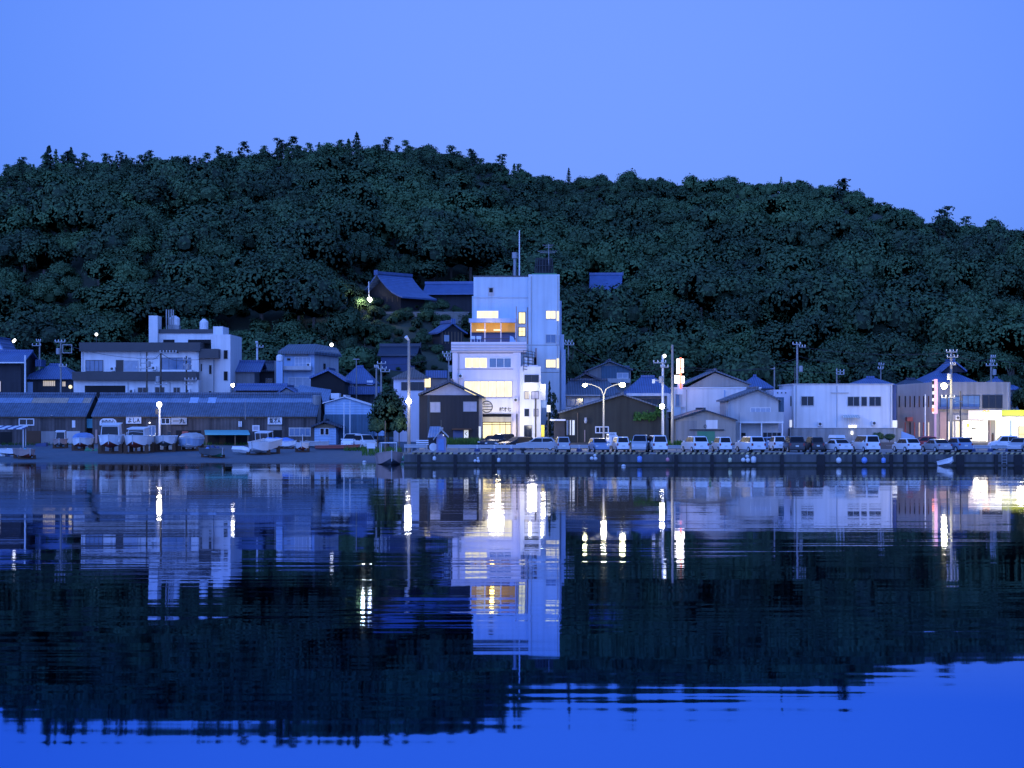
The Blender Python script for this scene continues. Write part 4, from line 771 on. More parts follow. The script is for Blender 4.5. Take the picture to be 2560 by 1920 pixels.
t.part('lean_to_frame', gf, 'white_metal', g); t.box('lit_window', 2122, 2141, 1063, 1069, 'lit_white', -.1, -.01)
for i, a in enumerate((1944, 1954, 1964)): t.part('vent', MB().cyl((X(a, 258), 257.9, Z(982, 258)), (X(a, 258), 258.02, Z(982, 258)), .09), 'black')
x = Thing('lit_sign', 'small lit white sign at the left corner of the white hall', 'sign', (X(1977, 253.9), 253.9, 2.4)); x.box('panel', 1974, 1980, 1050, 1068, 'sign_lit', 0, .15); x.box('post', 1976, 1978, 1068, 1108, 'grey_metal', .02, .1)
x = Thing('lit_sign', 'lit greenish-white box sign at the right corner of the white hall', 'sign', (X(2238, 253.9), 253.9, 2.4)); x.box('panel', 2232, 2243, 1051, 1069, 'sign_lit', 0, .3); x.box('post', 2236, 2239, 1069, 1108, 'grey_metal', .05, .2)
x = Thing('white_post_lamp', 'tiny white lamp on the grey base wall of the white hall', 'lamp', (X(2130, 254.4), 254.4, Z(1086, 254.4))); x.part('bulb', MB().lathe(x.loc, [(.09, 0), (.12, .1), (.1, .4)], 8), 'bulb_soft'); x.part('bracket', MB().box(x.loc[0] - .04, x.loc[0] + .04, 254.45, 254.6, x.loc[2], x.loc[2] + .1), 'dark_metal')
# beige shop building
t = house('corner_building', 'grey-beige building with slatted windows and a lit ground floor beside the petrol station', 264, 2400)
t.part('wall', MB().box(X(2338, 264), X(2526, 264), 264, 276, ZB, Z(955, 264)), 'grey_wall'); t.part('angled_wall', MB().add([(X(2243, 268), 268, ZB), (X(2338, 264), 264.01, ZB), (X(2338, 264), 275, ZB), (X(2243, 268), 275, ZB), (X(2243, 268), 268, Z(962, 268)), (X(2338, 264), 264.01, Z(955, 264)), (X(2338, 264), 275, Z(955, 264)), (X(2243, 268), 275, Z(962, 268))],
    [(0, 3, 2, 1), (4, 5, 6, 7), (0, 1, 5, 4), (1, 2, 6, 5), (2, 3, 7, 6), (3, 0, 4, 7)]), 'beige_wall')
def slant(a): return 268 - (a - 2243) / 95 * 4 - .06
for a, b in ((2247, 2256), (2262, 2269), (2274, 2281), (2285, 2291), (2297, 2304), (2308, 2312), (2320, 2327)):
    for c, e, g in ((990, 1018, 'door_brown' if a in (2274, 2297, 2320) else 'black'), (1056, 1092, ('black', 'lit_dim', 'red_wood')[(a // 7) % 3])):
        if a < 2262 and c > 1000: continue
        t.part('slat_window', MB().box(X(a, slant(a)), X(b, slant(a)), slant(a) - .07, slant(a) + .3, Z(e, slant(a)), Z(c, slant(a))), g)
for a in (2268, 2315): t.box('door_awning', a, a + 14, 1043, 1053, 'red_wood', 1.2, 2.5)
t.win(2350, 2402, 990, 1018, 'glass_blue', 'dark_metal', 3); t.win(2405, 2450, 988, 1018, 'glass_blue', 'dark_metal', 3); t.win(2455, 2506, 987, 1021, 'glass', 'dark_metal', 3); t.box('canopy_band', 2345, 2448, 1017, 1023, 'darkblue', -.6, -.01)
t.box('brick_panel', 2350, 2368, 1030, 1110, 'pinkwood', -.1, -.01); t.win(2370, 2384, 1053, 1110, 'lit_pale', 'white_metal', 1); t.win(2388, 2402, 1053, 1110, 'lit_pale', 'white_metal', 1); t.win(2406, 2474, 1051, 1110, 'lit_white', 'white_metal', 3); t.box('grey_band', 2370, 2474, 1036, 1050, 'grey_wall', -.3, -.01)
t.box('window_poster', 2428, 2440, 1070, 1074, 'ink', -.12, -.10); t.box('shop_goods', 2412, 2432, 1093, 1099, 'ink', -.12, -.10); t.box('window_poster', 2416, 2424, 1058, 1068, 'emblem', -.12, -.10)
# petrol station
t = house('petrol_station', 'brightly lit petrol station kiosk and canopy with a yellow-green fascia at the right edge', 252, 2520)
t.box('canopy', 2462, 2760, 1026, 1050, 'canopy_lit', -3, 6); t.box('yellow_fascia', 2505, 2762, 1025, 1039, 'yg_lit', -3.12, -3.01); t.box('canopy_underside_edge', 2504, 2762, 1039, 1042, 'dark_metal', -3.12, -3.01)
x = 0
em = MB(); Y = 248.85; cx_, cz_, r = X(2452, Y), Z(1038, Y), W(10.5, Y)
t.part('round_sign', MB().cyl((cx_, Y + .3, cz_), (cx_, Y, cz_), r, n=24), 'canopy_lit')
for a, b in ((2456, 2466), (2468, 2474)): t.part('emblem', MB().tube([(X(a, Y), Y - .02, Z(1030, Y)), (X((a + b) / 2, Y), Y - .02, Z(1026, Y)), (X(b, Y), Y - .02, Z(1030, Y))], .07), 'emblem')
t.box('kiosk', 2489, 2640, 1050, 1112, 'canopy_lit', 1.0, 6); t.win(2546, 2600, 1066, 1105, 'lit', 'dark_metal', 3, 2, d=.9)
t.box('pier', 2474, 2489, 1050, 1112, 'beige_wall', .2, 1.2); t.box('pillar', 2526, 2530, 1050, 1112, 'lightblue_wall', -1, -.6); t.box('dark_slit', 2474.5, 2477, 1052, 1110, 'pinkwood', .1, .19)
x = Thing('fuel_pump', 'dark slim fuel pump standing on the lit forecourt', 'fuel pump', (X(2483, 247), 247, 2.38)); x.box('body', 2480, 2485, 1086, 1112, 'door_brown', 0, .3); x.box('display', 2480.5, 2484.5, 1082, 1086, 'dark_metal', .03, .27)
x = Thing('sign_pole', 'tall narrow pink upright shop sign on a pale pole left of the round lamp', 'sign', (X(2340, 250), 250, 2.4)); x.box('panel', 2336, 2344, 948, 1034, 'neon_pink', 0, .3); x.box('post', 2336, 2341, 1034, 1112, 'pink_sign', .05, .25)
for i in range(5): x.box('letter_block', 2331, 2335.5, 952 + i * 17, 961 + i * 17, 'neon_red' if i == 4 else 'ink', .02, .2)
x.box('plate_back', 2330.5, 2336, 950, 1034, 'sign_lit', .21, .28)
# roofs seen between and behind, on the right
for lab, y, x0, x1, rd, ev, m, h in (('low house with a bright blue hipped roof behind the white shop', 282, 1858, 1935, 940, 968, 'tile_blue', 2), ('house with a wide blue hipped roof behind the right part of the white hall', 284, 2128, 2252, 944, 964, 'tile_blue', 3),
        ('dark low house roof left of the temple-like roof', 284, 2255, 2330, 948, 964, 'tile_dark', 1.5), ('small blue roof at the right behind the corner building', 285, 2462, 2556, 945, 972, 'tile_blue', 2.5), ('low pale house at the right edge behind the petrol station', 278, 2520, 2640, 985, 1010, 'tile_dark', 2)):
    t = house('tiled_house', lab, y, (x0 + x1) / 2); t.ewall(x0 + 6, x1 - 6, ev - 1, 8, 'grey_wall', ZB); t.eaves(x0, x1, rd, ev, 8, m, hip=h)
    t.win(x0 + 20, x0 + 34, ev + 5, ev + 16, 'glass_blue', 'offwhite', 2)
t = house('temple', 'hall with a steep blue temple roof behind the utility pole on the right', 286, 2385)
t.ewall(2325, 2440, 955, 9, 'dark_wall', ZB); t.eaves(2308, 2452, 918, 958, 11, 'tile_blue', hip=4.2, over=1.); t.gwall((2383, 902), (2358, 925), (2410, 925), 3, 'dark_wall', Z(930, 288), 'upper_gable', 3, 3); t.gable((2383, 900), (2352, 926), (2416, 926), 4, 'tile_blue', .5, .25, d=3)

def clutter(o, Y, acs=(), pipes=()):
    t = Thing.__new__(Thing); t.o = o; t.loc = tuple(o.location); t.Y = Y
    for px, py in acs:
        u = t.box('air_conditioner', px - 5, px + 5, py - 5, py + 5, 'white_metal', -.42, -.03); t.part('fan_grille', MB().cyl((X(px - 1, Y), Y - .425, Z(py, Y)), (X(px - 1, Y), Y - .45, Z(py, Y)), .19, n=12), 'dark_metal', u)
    for px, a, b in pipes: t.part('downpipe', MB().cyl((X(px, Y), Y - .07, Z(b, Y)), (X(px, Y), Y - .07, Z(a, Y)), .055, n=6), 'offwhite')
by = lambda n: next(o for o in bpy.data.objects if o.name == n)
clutter(by('white_hall'), 256, ((2050, 1060), (2185, 1058)), ((1990, 964, 1068), (2092, 964, 1068), (2226, 964, 1068)))
clutter(by('white_shop'), 262, ((1838, 1034),), ((1716, 974, 1040), (1870, 974, 1040)))
clutter(by('seaside_inn'), 280.8, ((330, 978), (470, 977)), ((320, 955, 985), (425, 955, 985))); clutter(by('seaside_inn'), 283, ((282, 922), (385, 920)), ((207, 882, 926), (351, 882, 926)))
clutter(by('hotel_tower'), 263.9, (), ((1328, 690, 900), (1394, 690, 900))); clutter(by('seaside_hotel'), 252, ((1152, 940), (1290, 1000)), ((1147, 884, 1000),))
clutter(by('corner_building'), 264, ((2394, 1044), (2516, 1046)), ((2340, 958, 1050), (2520, 958, 1026))); clutter(by('balcony_house'), 250, ((1868, 1046),), ((1824, 1004, 1090),)); clutter(by('apartment_block'), 290, ((772, 912),), ((708, 892, 960),))

# ------------------------------------------------------------------ temple and houses up on the slope
def rot_house(name, label, cat, px, Y, rz, w, l, hw, hr, roof, wall, over=1.1, base=4., curve=.18):
    x = X(px, Y); z = gz(x, Y) + .3
    t = Thing(name, label, cat, (x, Y, z)); o = t.o; o.location = (0, 0, 0); t.loc = (0, 0, 0); hx = w / 2
    t.part('wall', MB().prism([(-hx, -base), (hx, -base), (hx, hw), (0, hw + hr * .72), (-hx, hw)], -l / 2, l / 2), wall)
    mb = MB(); n = 5
    pr = [((hx + over) * i / n, hw - .25 + (hr + .25) * ((1 - i / n) - curve * math.sin(math.pi * i / n))) for i in range(n + 1)]
    for sg in (1, -1):
        for (a, za), (b, zb) in zip(pr[:-1], pr[1:]):
            q = [(sg * a, -l / 2 - over, za), (sg * b, -l / 2 - over, zb), (sg * b, l / 2 + over, zb), (sg * a, l / 2 + over, za)]
            mb.slab(*(q if sg > 0 else q[::-1]), .28)
    r = t.part('roof', mb, roof)
    rb = MB().box(-.3, .3, -l / 2 - over - .1, l / 2 + over + .1, hw + hr - .08, hw + hr + .42); rb.box(-.42, .42, -l / 2 - over - .25, -l / 2 - over - .08, hw + hr - .3, hw + hr + .62)
    t.part('ridge', rb, roof, r)
    for i in range(-3, 4): t.part('timber_post', MB().box(i * hx / 3.6 - .06, i * hx / 3.6 + .06, -l / 2 - .07, -l / 2 - .003, .2, hw * .95), 'wood')
    o.location = (x, Y, z); o.rotation_euler.z = rz; t.loc = (x, Y, z)
    return t, o
t, o = rot_house('temple', 'old temple with a curved blue roof on the slope left of the hotel tower', 'temple', 985, YT, R(-36), 9.0, 7.0, 1.2, 4.2, K['tile_blue'], K['clad_dark'], 1.6)
for q in (-1.6, 1.2): o2 = link('paper_screen', MB().box(q, q + .8, -3.45, -3.38, .2, 1.7), 'curtain', o)
t, o = rot_house('temple_lodge', 'long house with a blue hipped roof and paper screens beside the hill temple', 'house', 1135, YH, R(90 - 6), 6.4, 9., 3.0, 1.9, K['tile_blue'], K['dark_wall'], 1.2, curve=.08)
for i in range(5): link('paper_screen', MB().box(3.22, 3.3, -3.9 + i * 1.55, -2.9 + i * 1.55, 1.7, 3.0), 'curtain', o)
for i in range(3): link('lit_window', MB().box(3.22, 3.3, 1.2 + i * .8, 1.7 + i * .8, .2, 1.2), 'lit', o)
t, o = rot_house('hill_house', 'plain house with a grey-blue roof alone among the trees right of the hotel tower', 'house', 1515, YK, R(86), 8., 5.5, 1.0, 3.8, K['tile_blue'], K['dark_wall'], .8, curve=.0)
t, o = rot_house('hill_house', 'small dark house with a pointed blue gable just left of the hotel terrace', 'house', 1118, YM, R(20), 4.2, 5., 2.4, 1.5, K['tile_blue'], K['dark_wall'], .6, curve=.05)
link('window', MB().box(-1.4, -.5, -2.62, -2.52, .6, 1.7), 'curtain', o)
t, o = rot_house('hill_house', 'dark low house with blue walls half hidden on the slope behind the tall lamp pole', 'house', 1000, YL, R(84), 4.6, 5.6, 1.9, 1.2, K['tile_dark'], K['darkblue'], .5, curve=.0)
link('shutter', MB().box(2.32, 2.4, -2.2, .4, .3, 1.6), 'blue_cover', o)
x = house('stone_wall', 'pale stone retaining wall and hedge step below the hill temple', Yat(1060, 795), 1060, 'wall'); Y = x.Y
x.part('wall', MB().box(X(965, Y), X(1172, Y), Y, Y + .5, x.loc[2] - 3, x.loc[2] + .9), 'stone'); x.part('coping', MB().box(X(964, Y), X(1173, Y), Y - .1, Y + .6, x.loc[2] + .9, x.loc[2] + 1.02), 'concrete')

# ------------------------------------------------------------------ poles, lamps, wires
def pole(label, px, top, Y, arms=(), r=.15, group=None, m='pole', tr=None, bell=True, zb=None, name='utility_pole', cat='utility pole'):
    x = X(px, Y); z = gz(x, Y) if zb is None else zb; zt = Z(top, Y)
    t = Thing(name, label, cat, (x, Y, z), group)
    t.part('pole', MB().cyl((x, Y, z - .3), (x, Y, zt), r, r * .7, 10), m)
    for py, l, rr in arms:
        za = Z(py, Y); a, b = x - W(l, Y), x + W(rr, Y)
        c = t.part('crossarm', MB().box(a, b, Y - r - .12, Y - r - .01, za - .06, za + .06), 'grey_metal')
        if bell:
            k = max(2, int((b - a) / .45))
            for i in range(k + 1): t.part('insulator', MB().lathe((a + .06 + (b - a - .12) * i / k, Y - r - .06, za + .065), [(.04, 0), (.085, .06), (.05, .12), (.085, .18), (.03, .26)], 8), 'white_metal', c)
    if tr: c = (x + W(tr[1], Y), Y - r - .3, Z(tr[0], Y)); t.part('transformer', MB().lathe(c, [(.24, 0), (.28, .06), (.28, .75), (.2, .85)], 10), 'grey_metal')
    return t
def bulb(t, px, py, r, m, name='lamp_bulb', sz=1., d=0.):
    Y = t.Y + d; return t.part(name, MB().ball((X(px, Y), Y, Z(py, Y)), r, 12, sz), m, smooth=True)
pole('plain white pole left of the hipped house', 63, 888, 286, r=.17, m='white_metal')
pole('thin bluish utility pole with two crossarms behind the hipped house', 99, 850, 300, ((853, 8, 4), (864, 18, 4)))
t = pole('utility pole carrying a square steel frame and transformer left of the inn', 152, 852, 276, ((855, 14, 12), (916, 4, 16)), tr=(886, -5))
fr = MB(); Y = t.Y - .3; fr.ring(X(156, Y), X(180, Y), Z(883, Y), Z(861, Y), Y - .05, Y + .05, .1); t.part('steel_frame', fr, 'grey_metal')
t = pole('utility pole bristling with insulators in front of the inn left windows', 367, 880, 272, ((896, 24, 28), (908, 14, 16), (922, 26, 14)), tr=(918, 6), m='bark')
t = pole('tall utility pole with a hooked top in front of the middle of the inn', 402, 878, 271, ((882, 2, 40), (962, 14, 16)), r=.17, tr=(956, -6), m='bark')
t = pole('utility pole wrapped in equipment in front of the right end of the inn windows', 466, 890, 274, ((900, 8, 14), (914, 6, 14), (950, 4, 26), (962, 4, 16)), tr=(925, 4), m='bark')
t = pole('lit lamp pole standing against the longest net shed', 399, 1003, 257, r=.16, m='white_metal', name='street_lamp', cat='street lamp'); bulb(t, 398, 1011, .32, 'bulb_white', d=-.2); t.box('lamp_arm', 396, 403, 1004, 1006, 'grey_metal', -.4, .1)
t.part('junction_box', MB().box(X(390, 257), X(395, 257), 256.7, 257, Z(1036, 257), Z(1022, 257)), 'dark_metal')
t = pole('pale utility pole on the dark house roofline between inn and apartment block', 643, 855, 305, ((858, 4, 2), (868, 2, 16)), m='white_metal', r=.2)
t = pole('thin pole with a globe lamp at the right corner of the inn', 582, 960, 274, r=.05, name='street_lamp', cat='street lamp', m='dark_metal'); bulb(t, 582, 963, .24, 'bulb_white')
t = pole('short grey pole with a bright dot lamp left of the round tree', 891, 900, 290, ((898, 8, 8),), r=.1, bell=False)
t = pole('left of two twin poles topped with insulators left of the pinkish house', 941, 912, 278, ((918, 5, 5),), r=.16)
t = pole('right of two twin poles topped with insulators left of the pinkish house', 953, 906, 278, ((909, 10, 12), (922, 8, 14), (929, 2, 22)), r=.16)
t = pole('tallest concrete pole with a tilted lamp head in front of the round tree', 1022, 850, 240, r=.22, name='street_lamp', cat='street lamp')
t.part('lamp_head', MB().cyl((X(1022, 240), 240, Z(851, 240)), (X(1015, 240), 239.7, Z(842, 240)), .12, .22), 'white_metal'); bulb(t, 1022, 1003, .33, 'bulb_white', d=-.35); t.box('lamp_bracket', 1020, 1026, 1000, 1002, 'grey_metal', -.5, 0)
pole('bare wooden pole in front of the black house', 1072, 988, 232, r=.2, m='bark')
t = pole('utility pole crowded with insulators at the left edge of the hotel', 1122, 880, 262, ((884, 16, 6), (892, 12, 6), (900, 6, 6)), tr=(930, 5))
pole('slim utility pole in the trees right of the hotel tower', 1421, 850, 300, ((855, 8, 10), (862, 10, 14)), r=.12)
t = pole('white-lit utility pole with a floodlight at its top right of the twin street lamp', 1657, 888, 243, ((907, 24, 8), (918, 6, 14)), r=.19, m='white_metal', tr=(958, -5)); bulb(t, 1661, 890, .22, 'bulb_soft'); t.box('sign_plate', 1630, 1638, 948, 958, 'white_metal', -.2, -.1); t.box('bracket', 1638, 1652, 950, 953, 'grey_metal', -.2, -.1)
t = pole('low lit lamp on the right corner of the brown warehouse', 1655, 1015, 240, r=.05, name='street_lamp', cat='street lamp', m='dark_metal'); bulb(t, 1655, 1016, .30, 'bulb_white', d=-.1)
pole('plain tall grey pole beside the neon sign', 1681, 862, 241, r=.2, m='pole')
pole('utility pole with crossarms behind the left end of the white hall', 1993, 858, 275, ((861, 12, 8), (868, -4, 20)), r=.2, tr=(930, 8))
pole('short plain pole behind the white shop', 1936, 917, 272, ((922, 10, 0),), r=.14, bell=False)
pole('thin pole touching the left corner of the white hall roof', 1987, 917, 270, r=.1, m='dark_metal')
pole('short utility pole above the middle of the white hall', 2092, 920, 288, ((929, 2, 18), (936, 2, 18)), r=.14)
pole('thin utility pole above the right part of the white hall', 2202, 905, 292, ((912, 6, 8), (922, 8, 6)), r=.12)
t = pole('utility pole crowned with white insulators by the petrol station', 2378, 874, 246, ((880, 14, 14), (893, 12, 16), (912, 4, 10), (994, 26, 8)), r=.2, tr=(950, -7))
pole('dark thin pole left of the crowned utility pole', 2368, 988, 243, r=.1, m='dark_metal'); pole('dark pole with a white spiral fitting right of the crowned utility pole', 2401, 978, 243, r=.11, m='dark_metal', arms=((1004, 14, 4),), bell=False)
pole('utility pole at the far right behind the corner building', 2478, 890, 282, ((893, 2, 10), (905, 4, 8), (914, 14, 14)), r=.2, tr=(938, 6))
pole('thin flag pole in front of the slatted windows', 2313, 985, 250, r=.09, m='white_metal', name='flag_pole', cat='pole')
pole('left of two thin poles in front of the sheet metal shed', 860, 1006, 258, r=.08, m='white_metal', name='lamp_post', cat='post'); pole('right of two thin poles in front of the sheet metal shed', 875, 1002, 256, r=.08, m='white_metal', name='lamp_post', cat='post')
pole('thin wooden stake in front of the round tree', 963, 1052, 236, r=.08, m='wood', name='stake', cat='stake')
t = pole('tall antenna mast rising from the longest net shed roof edge', 613, 1000, 262, r=.04, m='grey_metal', name='mast', cat='mast', zb=5.5)
# twin street lamp
t = pole('grey street lamp with two curved arms and glowing heads before the brown warehouse', 1509, 985, 234, r=.13, m='grey_metal', name='street_lamp', cat='street lamp'); Y = 234
for sg, px, py, mm, rr in ((-1, 1462, 963, 'bulb_warm', .26), (1, 1556, 962, 'bulb_warm', .36)):
    pts = [(X(1509, Y), Y, Z(990, Y))] + [(X(1509 + sg * (px - 1509) * sg * f, Y), Y, Z(978 - 19 * math.sin(f * math.pi / 2) ** .8, Y)) for f in (.12, .25, .4, .6, .8, .95)]
    t.part('arm', MB().tube(pts, .06), 'grey_metal'); a = bulb(t, px, py, rr, mm, 'lamp_head', .75)
t = Thing('street_lamp', 'big round glowing lamp on the utility pole beside the pink upright sign', 'street lamp', (X(2362, 245), 245, Z(966, 245))); bulb(t, 2360, 965, .37, 'bulb_warm'); t.part('lamp_arm', MB().tube([(X(2364, 245), 245.1, Z(965, 245)), (X(2377, 245), 245.6, Z(960, 245))], .05), 'grey_metal')
t = Thing('street_lamp', 'bright lamp among the trees left of the hill temple', 'street lamp', (X(922, YT - 4), YT - 4, gz(X(922, YT - 4), YT - 4)))
t.part('pole', MB().cyl(t.loc, (t.loc[0], t.loc[1], Z(704, t.Y)), .11), 'white_metal'); bulb(t, 924, 749, .42, 'bulb_white', d=-.3)
for lab, px, py, Y, r_ in (('small white lamp on the wooded slope at the far left', 25, 773, 360, .28), ('pair of white floodlights above the low house at the far left', 34, 853, 318, .22), ('white lamp on the slope above the left end of the inn', 241, 836, 322, .24), ('white lamp over the right end of the apartment block roof', 829, 862, 306, .28), ('yellowish lamp by the lower left corner of the inn', 176, 967, 279, .26)):
    x = X(px, Y); z = gz(x, Y); t = Thing('lamp', lab, 'lamp', (x, Y, z)); bulb(t, px, py, r_, 'bulb_soft' if py != 967 else 'lit_pale'); t.part('post', MB().cyl((x, Y + .1, z - .3), (x, Y + .1, Z(py, Y)), .06, n=6), 'dark_metal')
    if px == 34: bulb(t, 37, 850, .2, 'bulb_soft')
# neon sign of the white shop
t = Thing('neon_sign', 'upright white neon sign with a red centre stripe on the white shop', 'sign', (X(1700, 259), 259, Z(985, 259)))
t.box('white_tube_panel', 1692, 1700, 897, 934, 'neon_white', 0, .5); t.box('red_stripe', 1700, 1704, 894, 970, 'neon_red', -.04, .46); t.box('white_tube_panel', 1704, 1709, 897, 932, 'neon_white', 0, .5)
t.box('lower_panel', 1687, 1700, 938, 958, 'neon_white', 0, .5); t.box('lower_panel', 1704, 1711, 940, 958, 'neon_white', 0, .5); t.box('post', 1694, 1707, 958, 986, 'white_metal', .1, .4)
x = Thing('banner_sign', 'yellow upright banner sign in the dark gap right of the hotel', 'sign', (X(1357, 247), 247, 2.38)); x.box('banner', 1353, 1361, 1063, 1092, 'yellow_paint', 0, .1); x.box('frame', 1352, 1362, 1061, 1063, 'dark_metal', 0, .1); x.box('post', 1356, 1358, 1092, 1112, 'dark_metal', .02, .1)
x = Thing('wall_sign', 'white curved sign in the dark gap right of the hotel', 'sign', (X(1371, 250), 250, 2.4)); x.box('panel', 1367, 1376, 1013, 1030, 'sign_lit', 0, .15); x.box('post', 1369, 1371, 1030, 1110, 'dark_metal', .02, .12)
# wires
def wire(label, pts, sag=.6, r=.034, m='wire'):
    mb = MB()
    for (a, b, c), (d, e, f) in zip(pts[:-1], pts[1:]):
        P = [(a + (d - a) * i / 8, b + (e - b) * i / 8, c + (f - c) * i / 8 - sag * 4 * (i / 8) * (1 - i / 8)) for i in range(9)]
        mb.tube(P, r, 4)
    o = link('power_line', mb, m, None, pts[0]); o['label'] = label; o['category'] = 'power line'; o['group'] = 'overhead power lines'
P3 = lambda px, py, Y: (X(px, Y), Y, Z(py, Y))
wire('upper overhead wire from the pole behind the white hall to the crowned pole', [P3(1993, 866, 275), P3(2378, 882, 246), P3(2478, 897, 282), P3(2700, 905, 282)])
wire('lower overhead wire from the pole behind the white hall to the crowned pole', [P3(1993, 890, 275), P3(2202, 905, 292), P3(2378, 905, 246)])
wire('overhead wire slanting down left from the pole behind the white hall', [P3(1993, 895, 275), P3(1860, 925, 280), P3(1681, 918, 241)], .3)
wire('overhead wire between the floodlit pole and the hotel', [P3(1657, 915, 243), P3(1590, 923, 262), P3(1421, 862, 300)], .5)
wire('overhead wire from the neon sign to the right along the shop roof', [P3(1657, 918, 243), P3(1720, 918, 262), P3(1936, 922, 272), P3(2092, 930, 288)], .25)
wire('overhead wires in front of the inn', [P3(152, 858, 276), P3(367, 896, 272), P3(402, 882, 271), P3(466, 900, 274), P3(643, 868, 305)], .5)
wire('overhead wire from the twin insulator poles to the hotel corner', [P3(953, 912, 278), P3(1122, 888, 262)], .4)

# ------------------------------------------------------------------ trees, plants and odd things in the town
x, Y = X(969, 246), 246; z = gz(x, Y)
t = Thing('round_tree', 'dense round dark tree at the quay end beside the tallest pole', 'tree', (x, Y, z)); g_ = broadleaf(200, 60, 70, .055, zs=2.0)
o = qobj('crown', g_[0] * np.array([2.9, 2.6, (Z(962, Y) - z - .1) / 2.35]) + np.array([0, 0, -.1]), g_[1], 'leaf', t.o); t.part('trunk', MB().cyl((x, Y, z - .2), (x + .1, Y, z + 3), .22, .1), 'bark')
for px, top, w_, Y in ((944, 1040, 50, 244), (998, 1035, 56, 243)): crown_at('b', 3, px, top, 1090, w_, Y, 'leafy bush growing against the %s side of the round tree' % ('left' if px < 960 else 'right'), 'bush')
crown_at('c', 1, 1374, 955, 1092, 46, 256, 'dark pointed conifer in the gap between hotel and house', 'conifer'); crown_at('p', 1, 1385, 975, 1095, 40, 257, 'ragged dark pine in the gap right of the hotel', 'pine_tree')
crown_at('b', 2, 1428, 890, 960, 60, 282, 'bright leafy tree right of the foot of the hotel tower'); crown_at('b', 5, 1630, 900, 975, 70, 286, 'leafy tree behind the blue tiled roof'); crown_at('b', 6, 2556, 960, 1040, 70, 268, 'dark leafy tree between corner building and right edge')
crown_at('b', 1, 2525, 930, 985, 70, 288, 'leafy tree behind the corner building roof'); crown_at('b', 7, 2195, 1078, 1108, 40, 250, 'dark low bush against the grey base of the white hall', 'bush'); crown_at('b', 4, 2224, 1080, 1108, 36, 250, 'second dark low bush nearer the corner building', 'bush')
def weeds(label, pts, h, n, m='grass_mat', name='weeds'):
    g = np.random.default_rng(len(label)); Q = []
    for i in range(n):
        a, b = pts[g.integers(len(pts))]; px = g.uniform(*a); Y = g.uniform(*b); x = X(px, Y); z = gz(x, Y) - .05; hh = h * g.uniform(.5, 1.15); w = .05; dx, dy = g.normal(size=2) * .14 * hh
        an = g.uniform(0, 3.14); cx_, cy_ = math.cos(an) * w, math.sin(an) * w
        Q.append([[x - cx_, Y - cy_, z], [x + cx_, Y + cy_, z], [x + dx + cx_ * .3, Y + dy + cy_ * .3, z + hh], [x + dx - cx_ * .3, Y + dy - cy_ * .3, z + hh]])
    o = qobj(name, np.array(Q), g.uniform(.1, .9, n), m); o['kind'] = 'stuff'; o['label'] = label
weeds('tall green weeds along the foot of the black house', [((1110, 1212), (237, 242.4))], .95, 1500)
weeds('patch of green weeds at the foot of the round tree', [((905, 1005), (232, 247)), ((860, 940), (244, 256))], .6, 1500)
weeds('thin weeds between brown warehouse and storehouse', [((1666, 1735), (240, 244)), ((1560, 1660), (244, 247))], .6, 700)
weeds('weeds along the net shed walls', [((0, 215), (259, 262.5)), ((500, 700), (260, 262.5))], .4, 500)
g_ = np.random.default_rng(3); n = 900; px = g_.uniform(1585, 1664, n); py = 1042 + (px - 1585) * -.05 + g_.normal(size=n) * 4.5 - (px > 1640) * g_.uniform(0, 24, n); yv = 247.9 - g_.uniform(.02, .35, n)
P = np.stack([(px - CX) / F * yv, yv, CAM - (py - HOR) / F * yv], 1); v_ = qobj('climbing_vine', cards(P - np.array([X(1620, 248), 248, 3]), g_.normal(size=(n, 3)) + np.array([0, -1, .4]), .16, g_), g_.uniform(0, 1, n), 'grass_mat', None, (X(1620, 248), 248, 3)); v_['label'] = 'green creeper hanging across the right side of the brown warehouse'; v_['category'] = 'plant'
# small shrine hut
t = Thing('shrine_hut', 'small lavender hut with a steep little roof on the quay edge before the black house', 'hut', (X(1103, 214), 214, 1.9)); Y = 214
t.gwall((1103, 1079), (1091, 1092), (1115, 1092), 1.3, 'shrine', 1.88, drop=3); t.gable((1103, 1073), (1083, 1098), (1121, 1091), 1.4, 'offwhite', .3, .12); t.part('finial', MB().cyl((X(1103, Y), Y - .1, Z(1076, Y)), (X(1103, Y), Y - .1, Z(1050, Y)), .05), 'wood'); t.box('door', 1096, 1110, 1098, 1126, 'tarp', -.06, -.003); t.box('lamp', 1107, 1110, 1086, 1090, 'sign_lit', -.1, -.02)
t = Thing('house_roof_shed', 'small shed with a sloping pale blue roof behind the lavender hut', 'shed', (X(1085, 230), 230, 1.9)); Y = 230
t.part('roof', MB().slab((X(1070, Y), 229, Z(1092, 229)), (X(1098, Y), 229, Z(1090, 229)), (X(1100, Y), 232, Z(1066, 232)), (X(1073, Y), 232, Z(1066, 232)), .1), 'tin_light'); t.part('wall', MB().box(X(1073, Y), X(1096, Y), 229.6, 231.5, 1.85, Z(1096, 229.6)), 'dark_wall')
